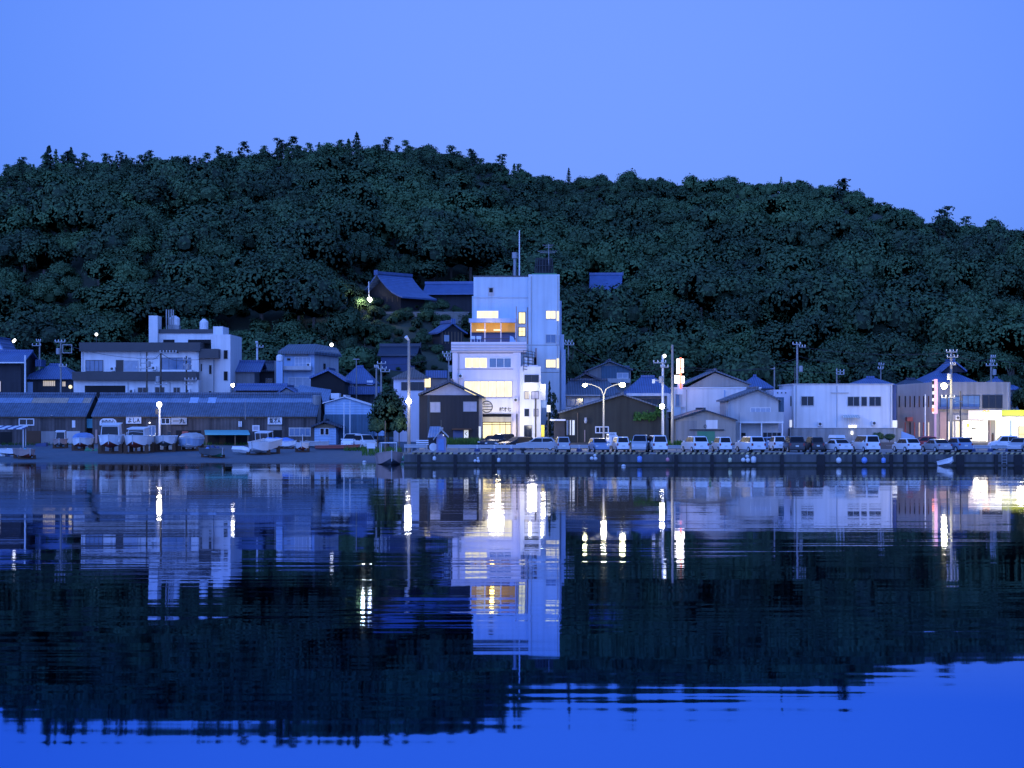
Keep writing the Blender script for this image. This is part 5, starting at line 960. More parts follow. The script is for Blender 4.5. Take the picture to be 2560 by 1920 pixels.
# guard rails
def rail(label, x0, x1, top, Y, n, board=True):
    t = Thing('guard_rail', label, 'guard rail', (X((x0 + x1) / 2, Y), Y, gz(X(x0, Y), Y)), 'guard rails along the quay'); z1 = Z(top, Y)
    t.part('rail', MB().prism([(X(x0, Y), z1 - .38), (X(x1, Y), z1 - .38), (X(x1, Y), z1), (X(x0, Y), z1)], Y - .04, Y + .03).box(X(x0, Y), X(x1, Y), Y - .09, Y - .041, z1 - .36, z1 - .27).box(X(x0, Y), X(x1, Y), Y - .09, Y - .041, z1 - .12, z1 - .02), 'car_silver')
    for i in range(n + 1): a = X(x0, Y) + .1 + (X(x1, Y) - X(x0, Y) - .2) * i / n; t.part('post', MB().cyl((a, Y + .1, 1.8), (a, Y + .1, z1 + .02), .07, n=8), 'grey_metal')
rail('short white guard rail left of the bare wooden pole', 1010, 1066, 1111, 221, 3); rail('long white guard rail from the lavender hut to the parked silver wagon', 1118, 1390, 1112, 222, 10)
rail('white guard rail glimpsed between the grey van and the blue hatchback', 1422, 1474, 1112, 222, 2); rail('white guard rail glimpsed behind the white estate cars', 1664, 1845, 1113, 222, 7); rail('blue-grey guard rail in front of the petrol station', 2412, 2700, 1113, 224, 9)
for i, (px, lab) in enumerate(((1193, 'leftmost of the dark mooring blocks before the guard rail'), (1236, 'second of the dark mooring blocks before the guard rail'), (1278, 'third of the dark mooring blocks before the guard rail'), (1448, 'dark mooring block between the grey van and blue hatchback'), (2432, 'left dark mooring block before the petrol station'), (2476, 'middle dark mooring block before the petrol station'), (2520, 'right dark mooring block before the petrol station'))):
    c = (X(px, 218), 218, 1.9); t = Thing('mooring_block', lab, 'mooring block', c, 'mooring blocks on the quay'); t.part('base', MB().lathe(c, [(.32, 0), (.32, .2), (.22, .34)], 4), 'darkblue'); t.part('post', MB().lathe(c, [(.08, .34), (.08, .6), (.13, .62), (.13, .72)], 8), 'white_metal')
c = (X(1307, 208.2), 208.2, 1.9); t = Thing('bollard', 'dark mushroom mooring bollard on the quay edge below the silver wagon', 'bollard', c); t.part('body', MB().lathe(c, [(.22, 0), (.16, .2), (.17, .36), (.36, .44), (.34, .58), (.2, .62)], 12), 'dark_metal', smooth=True); t.part('foot_plate', MB().box(c[0] - .6, c[0] + .6, c[1] - .3, c[1] + .5, 1.9, 1.93), 'concrete')
x = Thing('signboard', 'plain pale notice board on the slipway below the round tree', 'sign', (X(927, 236), 236, 1.2)); x.box('board', 917, 938, 1108, 1121, 'white_metal', 0, .06); x.box('leg', 919, 921, 1121, 1135, 'grey_metal', .01, .05); x.box('leg', 934, 936, 1121, 1135, 'grey_metal', .01, .05)
x = Thing('cable_drum', 'round pale cable reel lying on the quay left of the lavender hut', 'reel', (X(1083, 216), 216, 1.9)); Y = 216; x.part('reel', MB().cyl((X(1083, Y), Y - .25, 2.45), (X(1083, Y), Y + .25, 2.45), .42, n=16), 'white_metal'); x.part('stand', MB().box(X(1074, Y), X(1092, Y), Y - .3, Y + .3, 1.9, 2.04), 'offwhite')
x = Thing('bench', 'white slatted bench behind the short guard rail', 'bench', (X(1053, 226), 226, 1.9)); Y = 226
for i, (a, b) in enumerate(((1100, 1103), (1105, 1108))): x.box('backrest_slat', 1040, 1071, a, b, 'white_metal', 0, .06)
x.box('seat', 1040, 1071, 1110, 1112, 'white_metal', -.4, .05); x.part('leg', MB().box(X(1042, Y), X(1044, Y), Y - .3, Y + .04, 1.9, Z(1112, Y)), 'grey_metal'); x.part('leg', MB().box(X(1067, Y), X(1069, Y), Y - .3, Y + .04, 1.9, Z(1112, Y)), 'grey_metal')
x = Thing('tilted_sheet', 'pale tilted sheet of boards leaning beside the red car', 'panel', (X(2270, 244), 244, 2.3)); Y = 244; x.part('sheet', MB().prism([(X(2253, Y), Z(1098, Y)), (X(2289, Y), Z(1098, Y)), (X(2286, Y), Z(1090, Y)), (X(2254, Y), Z(1078, Y))], Y, Y + .15), 'lightblue_wall')
TINT, DUSK, DUSK2, BGS = (.55, .80, 1.9), (.22, .43, 1.33), (.117, .318, 1.2), .10
SUN_E, SUN_C = 4.3, (.17, .33, 1.0)
# ------------------------------------------------------------------ vehicles (local frame: front towards +y, on the ground at z = 0)
KIND = {   # length, width, height, top line (y fraction from the tail, z), beltline z, rear glass / roof / windscreen break indices
    'kei': (3.4, 1.48, 1.66, [(0, .55), (.012, .92), (.035, 1.02), (.085, 1.60), (.2, 1.66), (.58, 1.64), (.76, 1.05), (.97, .88), (1, .55)], .98),
    'van': (4.5, 1.72, 1.85, [(0, .55), (.012, .95), (.025, 1.08), (.065, 1.77), (.18, 1.85), (.62, 1.80), (.82, 1.12), (.97, .92), (1, .55)], 1.05),
    'hatch': (3.8, 1.68, 1.52, [(0, .55), (.015, .90), (.04, .98), (.16, 1.45), (.30, 1.52), (.54, 1.48), (.74, .98), (.97, .78), (1, .5)], .92),
    'wagon': (4.6, 1.74, 1.48, [(0, .55), (.012, .88), (.03, .95), (.12, 1.40), (.25, 1.48), (.52, 1.45), (.70, .96), (.97, .76), (1, .5)], .90),
    'sedan': (4.6, 1.72, 1.42, [(0, .55), (.012, .85), (.15, .95), (.28, 1.36), (.38, 1.42), (.52, 1.40), (.69, .94), (.97, .74), (1, .5)], .88),
    'suv': (4.5, 1.78, 1.74, [(0, .6), (.012, 1.02), (.03, 1.12), (.10, 1.66), (.22, 1.74), (.54, 1.71), (.71, 1.14), (.97, .98), (1, .62)], 1.06),
}
def car(kind, col, px, Y, rz, label, sc=1., z=None, extra=None, name='parked_car', cat='car', group='cars parked along the quay', face=1):
    L, Wd, H, top, belt = KIND[kind]; x = X(px, Y); z = gz(x, Y) if z is None else z
    t = Thing(name, label, cat, (0, 0, 0), group); h = Wd / 2; y_ = lambda f: (f - .5) * L
    def half(f, zz): k = max(0, (zz - belt) / (H - belt)); return h * (.90 + .10 * min(1, f * 8) * min(1, (1 - f) * 8)) * (1 - .17 * k)
    vs = []; fs = []
    for f, zt in top:
        zb = .28 if .03 < f < .97 else .36; zm = min(zt - .02, belt)
        vs += [(-half(f, zb) * .95, y_(f), zb), (-half(f, zm), y_(f), zm), (-half(f, zt) + .05, y_(f), zt - .0), (half(f, zt) - .05, y_(f), zt), (half(f, zm), y_(f), zm), (half(f, zb) * .95, y_(f), zb)]
    n = len(top)
    for i in range(n - 1): fs += [(i * 6 + j, i * 6 + (j + 1) % 6, (i + 1) * 6 + (j + 1) % 6, (i + 1) * 6 + j)[::-1] for j in range(6)]
    fs += [tuple(range(6)), tuple(range(n * 6 - 1, n * 6 - 7, -1))]
    b = t.part('body', MB().add(vs, fs), col)
    bv = b.modifiers.new('soft', 'BEVEL'); bv.width = .05; bv.segments = 2; bv.limit_method = 'ANGLE'; bv.angle_limit = R(28)
    e = .016
    def across(i, j, a0, a1, nm):                      # glass on the end of the cabin
        (f0, z0), (f1, z1) = top[i], top[j]; dn = e * (-1 if i < j and j < 5 else 1)
        pts = []
        for a in (a0, a1):
            f, zz = f0 + (f1 - f0) * a, z0 + (z1 - z0) * a; w = half(f, zz) - .12; pts.append((w, y_(f) + dn, zz + e))
        (w0, ya, za), (w1, yb, zb_) = pts; t.part(nm, MB().slab((-w0, ya, za), (w0, ya, za), (w1, yb, zb_), (-w1, yb, zb_), .01), 'car_glass')
    across(2, 3, .06, .92, 'rear_window'); across(5, 6, .06, .9, 'windscreen')
    f0, f1 = top[2][0] + .05, top[6][0] - .05; g0, g1 = top[3][0] + .02, top[5][0] + .01
    for s in (1, -1):
        m_ = MB(); za, zt = belt + .05, H - .13; mid = (f0 + f1) / 2
        for (fa, fb, ga, gb) in ((f0, mid - .008, g0, mid - .008), (mid + .008, f1, mid + .008, g1)):
            p = [(s * (half(fa, za) + e * .6), y_(fa), za), (s * (half(fb, za) + e * .6), y_(fb), za), (s * (half(gb, zt) + e * .2), y_(gb), zt), (s * (half(ga, zt) + e * .2), y_(ga), zt)]
            m_.add(p + [(q[0] - s * .05, q[1], q[2]) for q in p], [(0, 1, 2, 3), (7, 6, 5, 4), (0, 4, 5, 1), (1, 5, 6, 2), (2, 6, 7, 3), (3, 7, 4, 0)])
        t.part('side_window', m_, 'car_glass')
        t.part('mirror', MB().box(s * (half(.7, belt) + .02), s * (half(.7, belt) + .2), y_(top[6][0]) - .22, y_(top[6][0]) - .08, belt + .02, belt + .17), col)
        t.part('tail_light', MB().box(s * h * .74, s * h * .93, -L / 2 - .02, -L / 2 + .10, .72, min(.98, belt - .02)), 'tail'); t.part('headlight', MB().box(s * h * .58, s * h * .9, L / 2 - .16, L / 2 + .02, .60, .74), 'headglass')
        for fy in (.17, .80):
            c = (s * (h - .10), y_(fy), .31); w_ = t.part('wheel', MB().cyl((c[0] - .09, c[1], .31), (c[0] + .115, c[1], .31), .31, n=16) if s > 0 else MB().cyl((c[0] + .09, c[1], .31), (c[0] - .115, c[1], .31), .31, n=16), 'trim')
            t.part('rim', MB().cyl((c[0] + s * .116, c[1], .31), (c[0] + s * .125, c[1], .31), .2, n=12), 'chrome', w_)
    t.part('rear_bumper', MB().box(-h * .9, h * .9, -L / 2 - .035, -L / 2 + .08, .34, .56), col); t.part('front_bumper', MB().box(-h * .9, h * .9, L / 2 - .1, L / 2 + .035, .32, .52), col)
    t.part('lower_sill', MB().box(-h * .86, h * .86, -L / 2 + .04, L / 2 - .04, .2, .34), 'trim'); t.part('number_plate', MB().box(-.17, .17, -L / 2 - .05, -L / 2 - .015, .60, .76), 'plate')
    if extra == 'box': t.part('roof_box', MB().prism([(-.62, H + .1), (.62, H + .1), (.5, H + .42), (-.5, H + .42)], -.9, .9), 'car_white'); t.part('roof_rack', MB().box(-.6, .6, -.5, -.44, H - .02, H + .1).box(-.6, .6, .44, .5, H - .02, H + .1), 'trim')
    if extra == 'rack': t.part('roof_rack', MB().box(-.5, -.46, -1.4, .6, H, H + .09).box(.46, .5, -1.4, .6, H, H + .09), 'trim')
    t.o.location = (x, Y, z); t.o.rotation_euler.z = R(rz); t.o.scale = (sc,) * 3
    return t
QY = 216.4
car('sedan', 'car_dark', 1232, 236, 152, 'black sedan nearest the hotel entrance in the parked cluster', group='cars parked before the hotel'); car('suv', 'car_dark', 1252, 233, 150, 'dark blue car in the middle of the cluster before the hotel', group='cars parked before the hotel'); car('wagon', 'car_dark', 1292, 230, 128, 'dark estate car seen side-on at the right of the hotel cluster', group='cars parked before the hotel')
car('wagon', 'car_silver', 1342, 225.5, 88, 'silver estate car parked side-on behind the long guard rail', 1.0)
car('kei', 'car_silver', 1406, QY, 4, 'grey small van with dark bumper right of the silver estate car')
car('hatch', 'car_blue', 1497, QY, 190, 'pale blue hatchback parked nose to the water below the twin street lamp'); car('kei', 'car_white', 1551, QY + .6, 8, 'white small car right of the pale blue hatchback'); car('van', 'car_silver', 1601, QY, 172, 'silver minivan with open-looking dark grille left of the tall hatchback'); car('van', 'car_white', 1642, QY - .4, 6, 'tall white hatchback with a bluish rear window below the warehouse right eave')
car('suv', 'car_white', 1737, QY, 14, 'white estate car with a wide spoiler below the storehouse'); car('kei', 'car_white', 1804, QY, 10, 'white small van with a raised roof below the storehouse right eave'); car('suv', 'car_white', 1875, QY - .3, 18, 'large white off-road car with dark tail lights below the balcony house')
car('hatch', 'car_blue', 1912, 226, 70, 'small blue hatchback half hidden behind the large white off-road car'); car('kei', 'car_white', 1943, 222, 4, 'little white van set back between off-road car and dark jeep')
car('suv', 'car_dark', 1984, QY, 2, 'dark jeep with a white bumper bar below the left corner of the white hall'); car('kei', 'car_dark', 2034, QY + .8, 8, 'narrow black van with pale window frame right of the dark jeep')
car('sedan', 'car_white', 2092, QY, 16, 'white saloon with a white roof box below the white hall', extra='box'); car('van', 'car_white', 2164, QY, 12, 'white small van with a dark rear window at the right part of the white hall')
car('hatch', 'car_white', 2266, QY, 16, 'white hatchback left of the silver one near the red car'); car('sedan', 'car_silver', 2340, QY, 14, 'silver saloon before the pink upright sign'); car('hatch', 'car_blue', 2394, QY - .3, 14, 'rounded blue-grey hatchback at the right end of the row', 1.06)
car('hatch', 'car_red', 2308, 232, 90, 'red car glowing under the shop lights behind the silver saloon', group='cars parked before the corner building')
car('van', 'car_white', 880, 252, 168, 'left white minivan beside the sheet metal shed', group='minivans beside the sheet metal shed'); car('van', 'car_white', 912, 249, 205, 'right white minivan turned towards the round tree', group='minivans beside the sheet metal shed')
car('hatch', 'car_silver', 2548, 218, 150, 'silver car cut by the right edge of the picture'); car('kei', 'car_white', 2510, 226, 88, 'white small car side-on before the petrol station')
# small truck
t = Thing('small_truck', 'white small flatbed truck with a high cab frame behind the blue hatchback', 'truck', (0, 0, 0)); h = .72
t.part('cab', MB().add([(-h, .2, .45), (h, .2, .45), (h, 1.6, .45), (-h, 1.6, .45), (-h, .2, 1.2), (h, .2, 1.2), (h, 1.62, 1.0), (-h, 1.62, 1.0), (-h * .88, .28, 1.78), (h * .88, .28, 1.78), (h * .86, 1.05, 1.76), (-h * .86, 1.05, 1.76)],
    [(0, 3, 2, 1), (0, 1, 5, 4), (1, 2, 6, 5), (2, 3, 7, 6), (3, 0, 4, 7), (4, 5, 9, 8), (5, 6, 10, 9), (6, 7, 11, 10), (7, 4, 8, 11), (8, 9, 10, 11)]), 'car_white')
t.part('cargo_bed', MB().box(-h, h, -1.7, .16, .62, .68).box(-h, -h + .04, -1.7, .16, .68, .98).box(h - .04, h, -1.7, .16, .68, .98).box(-h + .04, h - .04, -1.7, -1.66, .68, .98), 'car_white')
t.part('rear_window', MB().box(-.5, .5, .22, .25, 1.28, 1.62), 'car_glass'); t.part('windscreen', MB().slab((-.58, 1.585, 1.08), (.58, 1.585, 1.08), (.56, 1.09, 1.70), (-.56, 1.09, 1.70), .02), 'car_glass')
for s in (1, -1):
    t.part('side_window', MB().slab((s * .70, .45, 1.24), (s * .70, 1.35, 1.12), (s * .645, 1.0, 1.66), (s * .645, .45, 1.68), .01), 'car_glass')
    for yy in (-1.1, 1.1): w_ = t.part('wheel', MB().cyl((s * .52, yy, .28), (s * .71, yy, .28), .28, n=14), 'trim'); t.part('rim', MB().cyl((s * .711, yy, .28), (s * .72, yy, .28), .17, n=10), 'chrome', w_)
t.o.location = (X(1515, 231), 231, 1.9); t.o.rotation_euler.z = R(-78)
x = Thing('signboard', 'small white sign on a stand right of the small truck', 'sign', (X(1532, 229), 229, 1.9)); x.box('panel', 1522, 1541, 1081, 1092, 'white_metal', 0, .08); x.box('post', 1530, 1533, 1092, 1124, 'grey_metal', .01, .06); x.text('lettering', '二二', 1531, 1086, 4, d=-.015, width=12)

# ------------------------------------------------------------------ boats (bow towards -y)
def hull_pts(L, B, D, raise_=.35, fine=.3):
    st = []
    for i in range(11):
        s = i / 10; b = B / 2 * (min(1, (s / fine) ** .62 if s < fine else 1)) * (1 - .10 * max(0, (s - .7) / .3)); b = max(b, .04)
        zs = D * (1 + raise_ * (1 - s) ** 2); zk = .6 * D * max(0, 1 - s / .28) ** 2; st.append((-L / 2 + L * s, b, zs, zk))
    return st
def boat(label, px, Y, rz, L, B, D, hull='hull_white', bottom='hull_dark', deck='deck', cabin=None, cover=None, motor=False, z=None, lift=.35, roll=0, pitch=4, group='boats drawn up on the slipway', mast=None, cradle=True, gear=0, rack=False, cat='boat', canopy=None):
    x = X(px, Y); z0 = gz(x, Y) if z is None else z
    t = Thing('boat', label, cat, (0, 0, 0), group); st = hull_pts(L, B, D)
    lo = MB(); up = MB(); n = len(st)
    ring = [[(-b * .88, y, zk + .24 * (zs - zk)), (0, y, zk), (b * .88, y, zk + .24 * (zs - zk))] for y, b, zs, zk in st]
    rim = [[(-b, y, zs), (-b * .88, y, zk + .24 * (zs - zk)), (b * .88, y, zk + .24 * (zs - zk)), (b, y, zs)] for y, b, zs, zk in st]
    lo.add([p for r in ring for p in r], [((i * 3 + j), (i * 3 + j + 1), (i * 3 + j + 4), (i * 3 + j + 3)) for i in range(n - 1) for j in range(2)] + [((n - 1) * 3, (n - 1) * 3 + 1, (n - 1) * 3 + 2), (2, 1, 0)])
    up.add([p for r in rim for p in r], [((i * 4 + j), (i * 4 + j + 1), (i * 4 + j + 5), (i * 4 + j + 4)) for i in range(n - 1) for j in (0, 2)] + [tuple((n - 1) * 4 + k for k in range(4)), (3, 2, 1, 0)])
    t.part('hull', up, hull); t.part('hull_bottom', lo, bottom)
    dk = MB(); dk.add([p for y, b, zs, zk in st for p in ((-b * .93, y, zk + (zs - zk) * .62), (b * .93, y, zk + (zs - zk) * .62))], [(i * 2, i * 2 + 1, i * 2 + 3, i * 2 + 2) for i in range(n - 1)]); t.part('deck', dk, deck)
    gw = MB()
    for s in (-1, 1): gw.tube([(s * b, y, zs) for y, b, zs, zk in st], .045, 6)
    t.part('gunwale', gw, hull)
    t.part('stem', MB().box(-.05, .05, -L / 2 - .06, -L / 2 + .05, .5 * D, st[0][2] + .12), 'hull_grey')
    if cabin:                                          # (y0, y1, width, height, glass)
        y0, y1, w, h, gl = cabin; zb = D * .62; ct = MB(); q = [(-w / 2, y0, zb), (w / 2, y0, zb), (w / 2, y1, zb), (-w / 2, y1, zb), (-w * .42, y0 + .35, zb + h), (w * .42, y0 + .35, zb + h), (w * .44, y1, zb + h), (-w * .44, y1, zb + h)]
        ct.add(q, [(0, 3, 2, 1), (4, 5, 6, 7), (0, 1, 5, 4), (1, 2, 6, 5), (2, 3, 7, 6), (3, 0, 4, 7)]); cb = t.part('cabin', ct, 'hull_white')
        lp = lambda a, f: tuple(q[a][k] + (q[a + 4][k] - q[a][k]) * f for k in range(3))
        A, B_ = lp(0, .12), lp(1, .12); C_, D_ = lp(1, .92), lp(0, .92); sh = lambda p, kx: (p[0] * kx, p[1] - .02, p[2])
        t.part('windscreen', MB().slab(sh(A, .93), sh(B_, .93), sh(C_, .93), sh(D_, .93), .02), gl, cb); t.part('cabin_roof', MB().box(-w * .5, w * .5, y0 + .15, y1 + .2, zb + h, zb + h + .09), 'hull_white', cb)
    if cover:
        cv = MB(); m_ = 7
        for y, b, zs, zk in st[1:]:
            cv.v += [(b * 1.03 * math.cos(a), y, zs - .05 + .62 * b * math.sin(a) + .05 * math.sin(5 * y + 3 * a)) for a in [math.pi * k / m_ for k in range(m_ + 1)]]
        cv.f = [(i * (m_ + 1) + k, i * (m_ + 1) + k + 1, (i + 1) * (m_ + 1) + k + 1, (i + 1) * (m_ + 1) + k) for i in range(n - 2) for k in range(m_)] + [tuple(range(m_, -1, -1)), tuple(range((n - 2) * (m_ + 1), (n - 1) * (m_ + 1)))]
        t.part('cover', cv, cover)
    else:
        th = MB()
        for f in (.35, .6, .82): y, b, zs, zk = st[int(f * 10)]; th.box(-b * .9, b * .9, y - .12, y + .12, zs * .78, zs * .78 + .05)
        t.part('thwart', th, 'wood' if hull != 'hull_white' else 'hull_grey')
    if motor: t.part('outboard_motor', MB().box(-.17, .17, L / 2 + .05, L / 2 + .42, D * .9, D * 1.5).box(-.08, .08, L / 2 + .12, L / 2 + .3, D * .1, D * .9), 'dark_metal')
    if mast: t.part('mast', MB().cyl((0, mast[0], D * .6), (0, mast[0], mast[1]), .035), 'white_metal')
    if rack: t.part('rail', MB().tube([(-B * .36, -L * .28, D * 1.1), (-B * .36, -L * .28, D * 1.1 + .55), (0, -L * .47, D * 1.3 + .5), (B * .36, -L * .28, D * 1.1 + .55), (B * .36, -L * .28, D * 1.1)], .03), 'white_metal')
    if canopy: z_ = canopy; t.part('canopy', MB().box(-B * .32, B * .32, -.3, 1.3, z_, z_ + .1), 'white_metal'); t.part('canopy_post', MB().cyl((-B * .3, -.25, D * .7), (-B * .3, -.25, z_), .035).cyl((B * .3, -.25, D * .7), (B * .3, -.25, z_), .035).cyl((-B * .3, 1.2, D * .7), (-B * .3, 1.2, z_), .035).cyl((B * .3, 1.2, D * .7), (B * .3, 1.2, z_), .035), 'white_metal')
    for k in range(gear):
        a = random.uniform(-.3, .3) * B; y = random.uniform(-.25, .4) * L; s = random.uniform(.12, .26); g = MB()
        if k % 2: g.box(a - s, a + s, y - s, y + s, D * .62, D * .62 + s * 1.4)
        else: g.ball((a, y, D * .62 + s), s)
        t.part(('crate' if k % 2 else 'float'), g, ('tarp', 'buoy_white', 'pinkwood', 'hull_grey', 'teal')[k % 5])
    t.o.location = (x, Y, z0 + lift); t.o.rotation_euler = (R(pitch), R(roll), R(rz))
    if cradle:
        k = Thing('boat_cradle', 'dark timber cradle under the ' + ' '.join(label.split(',')[0].split()[:10]).removesuffix(' on').removesuffix(' with').removesuffix(' right').removesuffix(' left').removesuffix(' a').removesuffix(' under a'), 'cradle', (x, Y, z0), 'timber cradles under beached boats')
        mb = MB()
        for q in (-L * .22, L * .24):
            cq, sq = math.cos(R(rz)), math.sin(R(rz)); cxx, cyy = x - q * sq, Y + q * cq; zz = gz(cxx, cyy)
            mb.box(cxx - B * .48, cxx + B * .48, cyy - .11, cyy + .11, zz - .1, zz + .16).box(cxx - .14, cxx + .14, cyy - .1, cyy + .1, zz + .16, max(zz + .2, z0 + lift + q * math.sin(R(pitch))))
            mb.box(cxx - B * .52, cxx - B * .36, cyy - .12, cyy + .12, zz - .1, z0 + lift + D * .38 + q * math.sin(R(pitch))).box(cxx + B * .36, cxx + B * .52, cyy - .12, cyy + .12, zz - .1, z0 + lift + D * .38 + q * math.sin(R(pitch)))
        k.part('timber', mb, 'door_brown')
    return t
boat('small open boat with a blue tarp heap and pale planked hull under the striped canopy', 62, 225.6, 28, 4.6, 1.9, .8, 'pinkwood', 'hull_red', gear=5, lift=.2)
boat('little white boat filled with gear at the left edge of the slipway', 26, 231, 60, 3.0, 1.4, .6, gear=6, lift=.2, cradle=False)
boat('small pinkish cabin boat far back against the left shed', 151, 252, 8, 3.8, 1.7, .75, 'pinkwood', 'hull_dark', cabin=(-.3, 1.2, 1.2, 1.3, 'glass'), lift=.3)
boat('bow-on boat under a rounded pale blue cover left of the two big white boats', 207, 246, 4, 4.8, 2.3, .95, 'hull_white', 'hull_red', cover='tarp', lift=.45)
boat('left of the two big white boats, with a large dark windscreen and white roof', 279, 239, 5, 6.4, 2.75, 1.3, 'hull_white', 'hull_red', cabin=(-1.9, 1.4, 2.3, 1.95, 'trim'), lift=.7, rack=False)
boat('right of the two big white boats, with a low dark windscreen and side rails', 347, 239, -3, 6.2, 2.85, 1.25, 'hull_white', 'hull_red', cabin=(-1.5, 1.2, 2.2, 1.5, 'trim'), lift=.7, rack=True)
boat('white boat with a black centre stripe on its cradle below the lit lamp pole', 415, 243, 2, 5.0, 2.5, 1.05, 'hull_white', 'hull_dark', gear=5, motor=True, lift=.7)
boat('pale boat with a rounded top rail right of the striped one', 477, 245, -3, 5.0, 2.6, 1.0, 'lightblue_wall', 'hull_white', cover='hull_grey', lift=.35)
boat('dark weathered open boat with an upswept bow below the teal awning', 533, 228, 35, 4.6, 1.7, .8, 'hull_dark', 'green_plastic', gear=4, lift=.15)
boat('white dinghy tipped on its side near the teal awning', 602, 235, 60, 2.4, 1.1, .45, 'hull_white', 'hull_white', roll=35, lift=.25, cradle=False)
boat('long white open work boat with a white roof slab, stern to the sheds', 658, 236, -16, 6.4, 2.7, 1.1, 'hull_white', 'hull_grey', gear=7, motor=False, lift=.35, pitch=7, canopy=2.2)
boat('boat wrapped in a light blue cover right of the white work boat', 703, 250, 70, 4.0, 1.6, .7, 'hull_white', 'hull_white', cover='blue_cover', lift=.2)
boat('small round-bowed white boat alone on the right part of the slipway', 756, 242, 3, 3.4, 1.6, .75, 'hull_white', 'hull_red', gear=3, lift=.25, mast=(.3, 1.9))
boat('grey-white skiff lying before the little hut', 788, 252, 65, 3.8, 1.5, .65, 'hull_grey', 'hull_white', gear=3, lift=.1, cradle=False)
boat('low red-sided boat lying flat right of the grey skiff', 845, 247, 88, 5.6, 1.5, .42, 'red_wood', 'hull_dark', lift=.1, cradle=False, pitch=0)
boat('moored pinkish wooden boat piled with white gear at the quay end', 972, 212, 10, 5.2, 2.7, 1.25, 'pinkwood', 'hull_dark', gear=12, z=.42, lift=0, pitch=0, group='boats afloat at the quay', cradle=False, canopy=2.5)
boat('small tilted white tender tied below the right end of the quay', 2366, 204.8, 50, 1.6, .9, .5, 'hull_white', 'hull_white', z=.78, lift=0, pitch=-10, group='boats afloat at the quay', cradle=False, motor=True)
x = Thing('tarp_heap', 'blue tarpaulin heap in front of the left shed', 'tarp', (X(105, 257), 257, gz(X(105, 257), 257))); x.part('tarp', MB().prism([(X(90, 257), x.loc[2] - .1), (X(118, 257), x.loc[2] - .1), (X(117, 257), x.loc[2] + .5), (X(108, 257), x.loc[2] + .42), (X(92, 257), x.loc[2] + .35)], 256.4, 257.6), 'darkblue')
for i, (px, Y, lab) in enumerate(((17, 232, 'white fish box near the left edge'), (237, 244, 'dark green net pile between covered boat and big white boat'), (505, 248, 'dark net pile under the left post of the teal awning'), (527, 250, 'tangle of gear under the middle of the teal awning'), (735, 258, 'row of white gas bottles against the shed wall'), (995, 222, 'heap of nets and floats at the left end of the quay'), (40, 240, 'heap of fishing gear under the striped canopy'))):
    xx = X(px, Y); z = gz(xx, Y); t = Thing('gear_heap' if i else 'fish_box', lab, 'fishing gear', (xx, Y, z)); m1, m2 = [('white_metal', 'tarp'), ('green_plastic', 'hull_dark'), ('hull_dark', 'wood'), ('door_brown', 'darkblue'), ('white_metal', 'hull_grey'), ('hull_grey', 'green_plastic'), ('wood', 'hull_dark')][i]
    a = MB(); b = MB()
    for k in range(7): u = random.uniform(-.9, .9); v = random.uniform(-.6, .6); s = random.uniform(.18, .38); (a if k % 2 else b).lathe((xx + u, Y + v, z - .1), [(s * 1.2, 0), (s * 1.3, s * .6), (s * .8, s * 1.5), (.02, s * 1.8)], 7)
    t.part('net', a, m1); t.part('float', b, m2)
# buoys hanging on the quay wall
def buoy(px, py, r, m, lab, kind=0):
    Y = 206.0 - r; t = Thing('fender_buoy', lab, 'buoy', (X(px, Y), Y, Z(py, Y)), 'buoys hanging along the quay wall'); c = t.loc
    if kind == 0: t.part('body', MB().ball(c, r, 14, 1.1), m, smooth=True)
    elif kind == 1: t.part('body', MB().lathe((c[0], c[1], c[2] - r), [(r * .5, 0), (r * .8, r * .3), (r * .8, r * 1.6), (r * .4, r * 2)], 12), m, smooth=True)
    else: t.part('body', MB().ball((c[0] - r * .7, c[1], c[2]), r * .7, 12).ball((c[0] + r * .7, c[1], c[2] - r * .1), r * .7, 12).ball((c[0] + r * .5, c[1] + .05, c[2] + r * 1.1), r * .55, 12), m, smooth=True)
    t.part('rope', MB().cyl((c[0], c[1], c[2] + r * .9), (c[0], 206.62, 2.06), .02, n=5), 'rope')
buoy(1086, 1146, .22, 'buoy_white', 'square-looking pale pink-white buoy below the cable reel', 1); buoy(1192, 1152, .24, 'buoy_white', 'cluster of three white floats below the weeds', 2); buoy(1247, 1150, .22, 'buoy_white', 'upright white buoy below the hotel entrance', 1); buoy(1484, 1146, .28, 'buoy_white', 'upper white buoy stack below the pale blue hatchback', 2)
buoy(1599, 1148, .33, 'buoy_blue', 'lavender drum buoy below the silver minivan', 1); buoy(1669, 1149, .2, 'buoy_pink', 'only pink buoy on the quay wall', 0); buoy(1825, 1150, .24, 'buoy_cream', 'narrow cream buoy below the white small van', 1); buoy(1864, 1150, .34, 'buoy_white', 'left of two big white floats side by side below the large off-road car', 2); buoy(1884, 1149, .34, 'buoy_white', 'right, squarer of two big white floats below the large off-road car', 1); buoy(2097, 1151, .29, 'buoy_white', 'pale round buoy below the car with the roof box', 0); buoy(2161, 1151, .31, 'buoy_blue', 'bright blue round buoy right of the pale one', 0); buoy(2209, 1151, .28, 'buoy_blue', 'dull blue buoy left of the white hatchback', 1)
for px, py, lab in ((911, 1151, 'white float drifting near the moored boat'), (1559, 1166, 'white float drifting before the quay below the warehouse')):
    Y = min((CAM - WZ) * F / (py - HOR), 218); t = Thing('drifting_float', lab, 'float', (X(px, Y), Y, WZ)); t.part('body', MB().ball((X(px, Y), Y, WZ + .06), .22, 12, .7), 'buoy_white', smooth=True); t.part('ring', MB().cyl((X(px, Y), Y, WZ + .18), (X(px, Y), Y, WZ + .26), .05), 'dark_metal')

